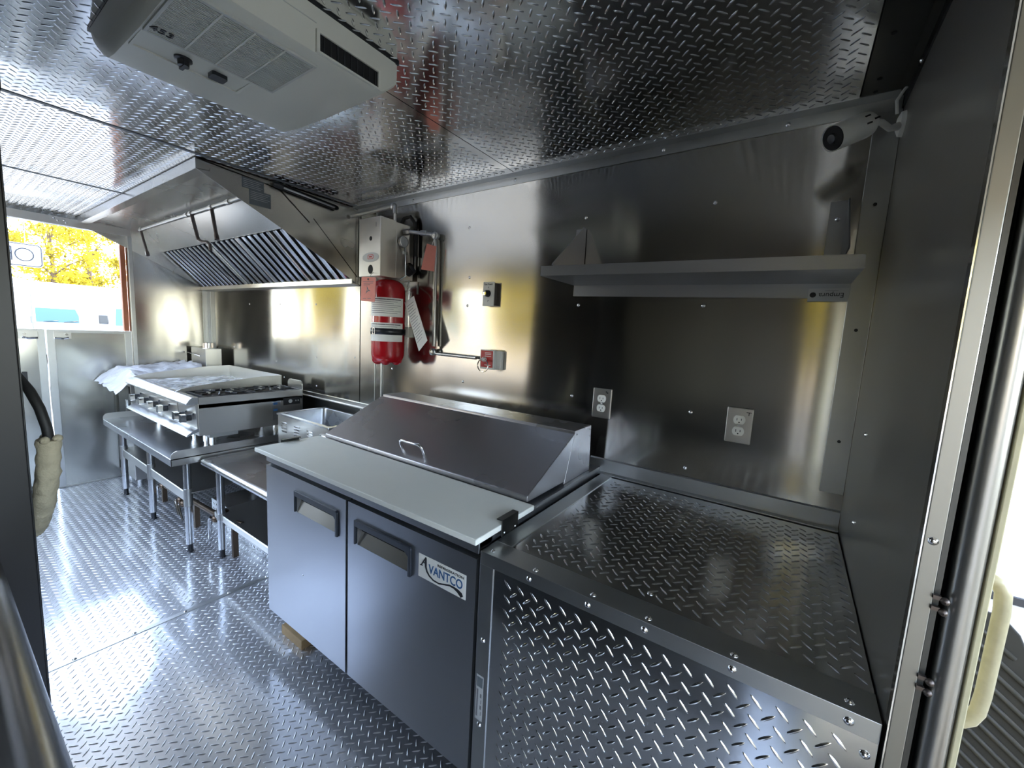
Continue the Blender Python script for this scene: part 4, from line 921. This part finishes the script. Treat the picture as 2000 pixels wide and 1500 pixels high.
def crinkle(x0, x1, y0, y1, nx, ny, zf, seed, amp, sc_):
    m_ = MB(); vs = []
    for i in range(nx + 1):
        for j in range(ny + 1):
            x = x0 + (x1 - x0) * i / nx; y = y0 + (y1 - y0) * j / ny
            d = noise.noise(Vector((x * sc_ + seed, y * sc_, 0.3))); d2 = abs(noise.noise(Vector((x * sc_ * 2.3, y * sc_ * 1.7 + seed, 1.3))))
            jit = noise.noise(Vector((x * 9, y * 9, seed)))
            edge_ = 0.03 * noise.noise(Vector((x * 14, y * 14, 5 + seed)))
            vs.append((x + edge_ * (1 if i in (0, nx) else 0.3), y + edge_ * (1 if j in (0, ny) else 0.3), zf(x, y) + amp * (d + 0.8 * d2)))
    fs = [(i * (ny + 1) + j, (i + 1) * (ny + 1) + j, (i + 1) * (ny + 1) + j + 1, i * (ny + 1) + j + 1) for i in range(nx) for j in range(ny)]
    return m_.add(vs, fs, False)
tag(build(crinkle(-4.12, -3.34, 0.975, 1.56, 46, 34, lambda x, y: 0.957, 2.0, 0.007, 13), 'protective_film', 'film'), 'crinkled clear plastic film lying on the griddle plate', 'plastic film')
fy = thing('deep_fryer', 'stainless fryer in the far corner with a flue box at its back', 'fryer', (-4.63, 1.25, 0.0))
build(MB().box(-4.79, -4.445, 0.98, 1.50, 0.06, 0.965), 'body', 'steel', fy, bevel=0.004)
build(MB().prism('x', [(0.975, 0.965), (0.945, 0.955), (0.925, 0.93), (0.93, 0.90), (0.95, 0.89), (0.98, 0.89)], -4.79, -4.445), 'front_nose', 'steel', fy, bevel=0.004)
build(MB().box(-4.77, -4.465, 0.972, 0.98, 0.45, 0.86), 'front_door', 'darksteel', fy, bevel=0.003)
build(MB().box(-4.50, -4.48, 0.955, 0.972, 0.55, 0.75), 'door_pull', 'chrome', fy, bevel=0.003)
fb = build(MB().box(-4.79, -4.445, 1.512, 1.640, 0.90, 1.172), 'flue_box', 'steel', fy, bevel=0.003)
build(MB().tube([(-4.80, 1.49, 1.115), (-4.52, 1.495, 1.10)], 0.006, 8), 'basket_hanger', 'chrome', fy)
build(MB().lathe([(0.045, 0), (0.045, 0.05), (0.042, 0.05), (0.042, 0.004), (0, 0.004)], (-4.55, 1.57, 1.172), n=20), 'flue_collar', 'chrome', fy)
for x in (-4.75, -4.49):
    for y in (1.02, 1.46): build(MB().cyl((x, y, 0), (x, y, 0.062), 0.02, 12), 'foot', 'chrome', fy)
def bagz(x, y):
    z = 0.995
    if y < 0.97: z -= (0.97 - y) * 0.9
    if x > -4.45: z -= (x + 4.45) * 0.15
    return z + 0.10 * max(0, (y - 1.25)) * 1.6
tag(build(crinkle(-4.83, -4.19, 0.84, 1.47, 46, 44, bagz, 4.0, 0.030, 9), 'plastic_bag', 'bag'), 'crumpled white plastic sheet draped over the corner fryer', 'plastic sheet')

# valves and gas pipe under the stand
dv = thing('gas_pipe', 'dark gas pipe with chrome lever valves under the equipment stand', 'pipe', (-3.2, 1.02, 0.22))
build(MB().tube([(-3.98, 1.03, 0.14), (-3.50, 1.03, 0.17), (-2.95, 1.01, 0.22), (-2.62, 1.005, 0.255), (-2.55, 1.02, 0.26)], 0.017, 10).cyl((-2.86, 1.012, 0.228), (-2.74, 1.008, 0.243), 0.030, 8, smooth=False).ball((-2.79, 1.012, 0.25), 0.038, 10), 'pipe_run', 'bronze', dv)
for (x, y, z, dx, dz) in ((-2.86, 0.975, 0.21, -0.03, -0.13), (-3.50, 0.985, 0.15, 0.05, -0.09), (-3.92, 1.0, 0.14, -0.01, -0.09), (-3.44, 0.985, 0.14, 0.06, -0.10)):
    vb = build(MB().ball((x, y + 0.02, z), 0.024, 10).cyl((x - 0.03, y + 0.025, z), (x + 0.03, y + 0.025, z), 0.018, 8), 'valve', 'bronze', dv)
    build(MB().tube([(x - 0.01, y - 0.004, z + 0.012), (x - 0.02 + dx * 0.2, y - 0.008, z - 0.005), (x + dx, y - 0.008, z + dz)], [0.009, 0.008, 0.006], 8), 'valve_lever', 'chrome', vb)
for x in (-3.95, -3.3, -2.70): build(MB().box(x - 0.012, x + 0.012, 1.02, 1.05, 0.0, 0.16 if x < -3.9 else (0.19 if x < -3 else 0.25)), 'pipe_stand', 'bronze', dv)

# ================================================================== aisle's near side: counter, tall cabinet, hose
tc_ = thing('tall_cabinet', 'tall dark steel cabinet at the left edge of the aisle', 'cabinet', (-1.7, -0.2, 0))
build(MB().box(-2.05, -1.38, -0.60, 0.126, 0.05, 1.835), 'carcass', 'blackpaint', tc_, bevel=0.003)
build(MB().box(-2.05, -1.392, 0.1262, 0.129, 0.12, 1.80), 'door', 'blackpaint', tc_, bevel=0.001)
build(MB().box(-2.04, -1.39, -0.59, 0.10, 0.0, 0.05), 'plinth', 'black', tc_)
build(MB().box(-2.05, -1.378, -0.60, 0.118, 1.836, 1.858), 'top_cap', 'galv', tc_, bevel=0.003)
ob_ = thing('overhead_locker', 'dark locker fixed to the ceiling above the tall cabinet', 'locker', (-1.7, -0.2, ZC))
build(MB().box(-2.05, -1.38, -0.60, 0.133, 1.872, 2.20), 'carcass', 'blackpaint', ob_, bevel=0.003)
build(MB().box(-2.04, -1.39, 0.1335, 0.137, 1.89, 2.18), 'door', 'blackpaint', ob_, bevel=0.001)
nc = thing('rolled_edge_counter', 'stainless counter with a rounded rolled edge at the lower left corner', 'counter', (-0.7, -0.25, 0))
pl = [(-0.60, 0.930)] + [(0.031 + 0.045 * math.sin(t), 0.885 + 0.045 * math.cos(t)) for t in [PI * i / 16 for i in range(17)]] + [(0.01, 0.84), (0.01, 0.885), (-0.60, 0.885)]
build(MB().prism('x', pl, -1.372, 0.02, smooth=True), 'counter_top', 'rollsteel', nc)
build(MB().box(-1.372, 0.02, -0.58, 0.01, 0.06, 0.885), 'base_cabinet', 'darksteel', nc)
build(MB().box(-1.36, 0.01, -0.56, -0.04, 0.0, 0.06), 'plinth', 'black', nc)
hz = thing('insulated_hose', 'black hose sleeved in ragged tan foam looping out from the tall cabinet', 'hose', (-1.62, 0.15, 1.1))
hpth = [(-1.70, 0.141, 1.292), (-1.64, 0.142, 1.282), (-1.59, 0.158, 1.245), (-1.565, 0.170, 1.200), (-1.555, 0.178, 1.15), (-1.555, 0.180, 1.12), (-1.57, 0.176, 1.03), (-1.60, 0.168, 0.945), (-1.66, 0.160, 0.87), (-1.72, 0.156, 0.83)]
build(MB().tube(hpth, 0.0105, 12), 'hose', 'rubber', hz)
# foam sleeve: subdivide the lower run and roughen it
lowp = [Vector(p) for p in hpth[5:]]
fpth = []; frad = []
for i in range(len(lowp) - 1):
    for k in range(8): fpth.append(lowp[i].lerp(lowp[i + 1], k / 8))
fpth.append(lowp[-1])
fm = MB().tube(fpth, [0.0225 + 0.0012 * math.sin(i * 1.7) for i in range(len(fpth))], 18)
fm.v = [tuple(Vector(p) + Vector((noise.noise(Vector(p) * 55), noise.noise(Vector(p) * 55 + Vector((9, 0, 0))), noise.noise(Vector(p) * 55 + Vector((0, 9, 0))))) * 0.0035) for p in fm.v]
build(fm, 'foam_sleeve', 'foam', hz)
for (dx, dy) in ((-0.022, -0.004), (0.012, 0.014), (0.02, -0.01)):
    build(MB().ball((-1.555 + dx, 0.180 + dy, 1.122), 0.010, 8), 'foam_tuft', 'foam', hz)

# ================================================================== outside
gnd = struct(build(MB().box(-90, 60, -60, 60, -0.90, -0.80), 'ground', 'asphalt'))
sg = thing('open_sign', 'white rounded OPEN sign seen from behind in the rear doorway', 'sign', (-5.9, 0.5, 1.95))
build(MB().prism('x', rounded((0.50, 1.947), 0.255, 0.106, 0.035), -6.012, -6.000), 'panel', 'vinyl', sg)
o1 = rounded((0.50, 1.947), 0.250, 0.101, 0.033, 8); i1 = rounded((0.50, 1.947), 0.243, 0.094, 0.028, 8); n = len(o1)
build(MB().add([(-5.9985, *p) for p in o1] + [(-5.9985, *p) for p in i1], [(i, (i + 1) % n, n + (i + 1) % n, n + i) for i in range(n)]), 'outline', 'signgrey', sg)
ring_o = [(0.640 + 0.060 * math.cos(t), 1.949 + 0.061 * math.sin(t)) for t in [2 * PI * i / 40 for i in range(40)]]
ring_i = [(0.640 + 0.0515 * math.cos(t), 1.949 + 0.0525 * math.sin(t)) for t in [2 * PI * i / 40 for i in range(40)]]
build(MB().add([(-5.9985, *p) for p in ring_o] + [(-5.9985, *p) for p in ring_i], [(i, (i + 1) % 40, 40 + (i + 1) % 40, 40 + i) for i in range(40)]), 'letter_o', 'signgrey', sg)
def bars(segs, wd=0.009):
    m_ = MB()
    for (a, b) in segs:
        a = Vector(a); b = Vector(b); t = (b - a).normalized(); nn = Vector((-t.y, t.x)) * wd / 2
        m_.add([(-5.9985, *(a + nn)), (-5.9985, *(b + nn)), (-5.9985, *(b - nn)), (-5.9985, *(a - nn))], [(0, 1, 2, 3)])
    return m_
zt, zb, zm = 2.010, 1.888, 1.950
build(bars([((0.562, zt), (0.562, zb)), ((0.562, zt), (0.505, zt)), ((0.505, zt), (0.490, 1.98)), ((0.490, 1.98), (0.505, zm)), ((0.505, zm), (0.562, zm))]), 'letter_p', 'signgrey', sg)
build(bars([((0.455, zt), (0.455, zb)), ((0.455, zt), (0.395, zt)), ((0.455, zm), (0.405, zm)), ((0.455, zb), (0.395, zb))]), 'letter_e', 'signgrey', sg)
build(bars([((0.362, zt), (0.362, zb)), ((0.362, zt), (0.290, zb)), ((0.290, zt), (0.290, zb))]), 'letter_n', 'signgrey', sg)
build(MB().cyl((-6.006, 0.35, 2.05), (-5.95, 0.35, 2.5), 0.004, 6).cyl((-6.006, 0.65, 2.05), (-5.95, 0.65, 2.5), 0.004, 6).box(-6.05, -4.90, 0.2, 0.8, 2.5, 2.53), 'hanger', 'galv', sg)

def van(name, label, xf, yc, wd, zroof, ws_z0, ws_z1, body_z, length=5.4):
    t = thing(name, label, 'van', (xf - length / 2, yc, -0.8))
    y0, y1 = yc - wd / 2, yc + wd / 2
    prof_ = [(xf - length, -0.45), (xf - length, zroof - 0.05), (xf - length + 0.2, zroof), (xf - 1.25, zroof), (xf - 1.0, ws_z1 + 0.03), (xf - 0.55, ws_z0 - 0.02), (xf - 0.08, ws_z0 - 0.16), (xf, ws_z0 - 0.5), (xf, -0.45)]
    build(MB().prism('y', prof_, y0, y1), 'body', 'van', t, bevel=0.07, seg=4)
    n_ = Vector((ws_z1 - ws_z0 + 0.05, 0, 0.45)).normalized() * 0.012
    ins = 0.16
    g = [Vector((xf - 0.975, y0 + ins + 0.12, ws_z1)), Vector((xf - 0.975, y1 - ins - 0.12, ws_z1)), Vector((xf - 0.555, y1 - ins, ws_z0)), Vector((xf - 0.555, y0 + ins, ws_z0))]
    build(MB().add([p + n_ for p in g], [(0, 1, 2, 3)]), 'windshield', 'glass', t)
    for s in (0, 1):
        ya = y0 if s == 0 else y1; sg_ = -1 if s == 0 else 1
        build(MB().box(xf - 0.78, xf - 0.70, min(ya, ya + 0.24 * sg_), max(ya, ya + 0.24 * sg_), ws_z0 + 0.05, ws_z0 + 0.36), 'mirror', 'black', t, bevel=0.02)
        for xx in (xf - 0.9, xf - length + 1.0):
            build(MB().cyl((xx, ya - 0.12 * sg_, -0.46), (xx, ya + 0.02 * sg_, -0.46), 0.34, 24), 'wheel', 'rubber', t)
        build(MB().box(xf - 0.03, xf + 0.012, min(ya - 0.1 * sg_, ya - 0.4 * sg_), max(ya - 0.1 * sg_, ya - 0.4 * sg_), ws_z0 - 0.62, ws_z0 - 0.42), 'headlight', 'glass', t, bevel=0.02)
    for yy in (yc - 0.35, yc + 0.25):
        build(MB().tube([(xf - 0.52, yy, ws_z0 + 0.02), (xf - 0.585, yy + 0.45, ws_z0 + 0.08)], 0.012, 6), 'wiper', 'black', t)
    return t
van('delivery_van', 'white delivery van facing the doorway with a wide blue windshield', -26, 3.55, 1.95, 1.95, 0.93, 1.52, 0.9)
van('cargo_van', 'white van parked at the right of the rear doorway, mirror showing', -20, 5.05, 1.95, 2.1, 1.0, 1.62, 0.9)
tr_ = thing('box_trailer', 'pale box trailer with hinged rear door at the left of the doorway', 'trailer', (-15, 0.3, -0.8))
build(MB().box(-20, -14, -1.2, 1.58, -0.25, 2.00), 'box', 'pinkvan', tr_, bevel=0.03)
build(MB().box(-14, -13.96, 0.10, 1.50, -0.15, 1.92), 'rear_door', 'pinkvan', tr_, bevel=0.01)
for z in (1.80, 1.32, 0.9): build(MB().box(-13.97, -13.93, 0.95, 1.25, z, z + 0.03), 'hinge', 'plate_grey', tr_)
build(MB().box(-13.97, -13.93, 1.50, 1.56, 1.15, 1.30), 'latch', 'plate_grey', tr_, bevel=0.01)
build(MB().tube([(-13.94, 1.53, 0.2), (-13.94, 1.53, 1.9)], 0.012, 6), 'lock_rod', 'plate_grey', tr_)
for y in (-0.9, 1.3): build(MB().cyl((-17, y - 0.1, -0.46), (-17, y + 0.1, -0.46), 0.34, 20), 'wheel', 'rubber', tr_)
bx = thing('box_truck', 'long white box truck standing behind the delivery van', 'truck', (-34, 5, -0.8))
build(MB().box(-37, -34, -4, 12, -0.2, 2.95), 'cargo_box', 'van', bx, bevel=0.04)
for y in (-2.5, 0.5, 8, 10.5): build(MB().cyl((-34.3, y, -0.4), (-34.0, y, -0.4), 0.4, 20), 'wheel', 'rubber', bx)
for y in (-1, 2, 5, 8): build(MB().box(-34, -33.97, y, y + 0.05, -0.1, 2.85), 'panel_joint', 'plate_grey', bx)

def tree(label, x, y, hgt, rad, nleaf, seed, grp='trees beyond the parked vans'):
    rnd = random.Random(seed)
    t = thing('autumn_tree', label, 'tree', (x, y, -0.8), grp)
    br_ = MB().tube([(x, y, -0.8), (x + 0.1, y + 0.05, hgt * 0.25), (x, y + 0.1, hgt * 0.55), (x + 0.1, y, hgt * 0.85)], [0.22, 0.17, 0.11, 0.04], 8)
    cl = []
    for k in range(26):
        a = rnd.uniform(0, 2 * PI); zz = rnd.uniform(hgt * 0.25, hgt * 0.98); rr = rad * (0.35 + 0.65 * math.sin(PI * min(0.95, max(0.08, (zz / hgt - 0.12) / 0.9)))) * math.sqrt(rnd.random())
        c_ = Vector((x + rr * math.cos(a), y + rr * math.sin(a), zz)); cl.append(c_)
        if k % 2 == 0: br_.tube([(x, y, zz * 0.72), tuple((Vector((x, y, zz * 0.8)) + c_) / 2), tuple(c_)], [0.06, 0.035, 0.012], 5)
    build(br_, 'trunk', 'bark', t)
    vs = []; fs = []
    for k in range(nleaf):
        c_ = rnd.choice(cl) + Vector((rnd.gauss(0, 0.42), rnd.gauss(0, 0.42), rnd.gauss(0, 0.30)))
        u = Vector((rnd.gauss(0, 1), rnd.gauss(0, 1), rnd.gauss(0, 1))).normalized(); v = u.orthogonal().normalized()
        s_ = rnd.uniform(0.07, 0.17); o = len(vs)
        vs += [c_ - u * s_, c_ + v * s_ * 0.5, c_ + u * s_, c_ - v * s_ * 0.5]; fs.append((o, o + 1, o + 2, o + 3))
    me = bpy.data.meshes.new('foliage'); me.from_pydata([p - Vector((x, y, hgt / 2)) for p in vs], [], fs); me.materials.append(M['leaf'])
    o = bpy.data.objects.new('foliage', me); link(o, t, (x, y, hgt / 2)); o['kind'] = 'stuff'
for i, (x, y, h_, r_) in enumerate(((-42, -0.5, 8.0, 2.3), (-42, 5.6, 8.6, 2.6), (-42, 11.6, 8.8, 2.8), (-50, 2.6, 10.5, 2.6), (-50, 15, 11, 2.8), (-50, 8.8, 10.5, 2.6))):
    lab = ['tall yellow tree at the left, behind the OPEN sign', 'full yellow tree rising above the delivery van', 'dense golden tree at the right of the doorway',
           'taller thin tree in the back row behind the sign', 'far tall tree in the back row beside the doorway post', 'low yellow tree filling the gap in the back row'][i]
    tree(lab, x, y, h_, r_, 7000, 20 + i)
for i, (x, y, h_, r_) in enumerate(((-13.0, -4.8, 5.0, 1.7), (-7.5, -9.5, 5.5, 2.0), (-15.5, -11.5, 6.0, 2.0), (0.8, -9.0, 5.0, 2.0))):  # unseen trees, added to give the steel walls something yellow to reflect
    tree(['small golden tree out of sight beside the trailer', 'broad golden tree beyond the serving window', 'golden tree farthest from the serving window', 'round golden tree beyond the narrow gap of the side door'][i], x, y, h_, r_, 9000, 60 + i, 'golden trees across the yard')
nbld = thing('long_building', 'long low tan building across the yard facing the serving window', 'building', (-6, -19, -0.8))  # unseen, added to keep the bright horizon out of the wall reflections
build(MB().box(-45, 40, -21, -19, -0.8, 4.6), 'wall', 'tanwall', nbld)
build(MB().box(-45.2, 40.2, -21.2, -18.85, 4.6, 4.8), 'roof_edge', 'plate_grey', nbld)
for i in range(9): build(MB().box(-40 + i * 9, -38.4 + i * 9, -19.0, -18.95, 0.8, 2.2), 'window', 'glass', nbld)
# beyond the cab's side door
ov = thing('parked_vehicle', 'white vehicle flank with a black trim strip outside the cab door', 'vehicle', (1.6, 4.0, -0.8))
build(MB().box(-1.0, 4.5, 3.55, 4.8, -0.45, 0.50), 'flank', 'van', ov, bevel=0.05)
build(MB().box(-1.0, 4.5, 3.535, 3.55, 0.035, 0.085), 'trim_strip', 'black', ov, bevel=0.004)
for x in (0.0, 3.4): build(MB().cyl((x, 3.53, -0.46), (x, 3.75, -0.46), 0.34, 24), 'wheel', 'rubber', ov)
fn_ = thing('tan_fence', 'tan board fence beyond the white vehicle outside the cab', 'fence', (2, 8, -0.8))
for i in range(22):
    build(MB().box(-2 + i * 0.3, -2 + i * 0.3 + 0.285, 8.0, 8.03, -0.8, 2.6), 'board', 'peach', fn_)
for z in (0, 2.0): build(MB().box(-2, 4.6, 8.03, 8.08, z, z + 0.1), 'rail', 'peach', fn_)
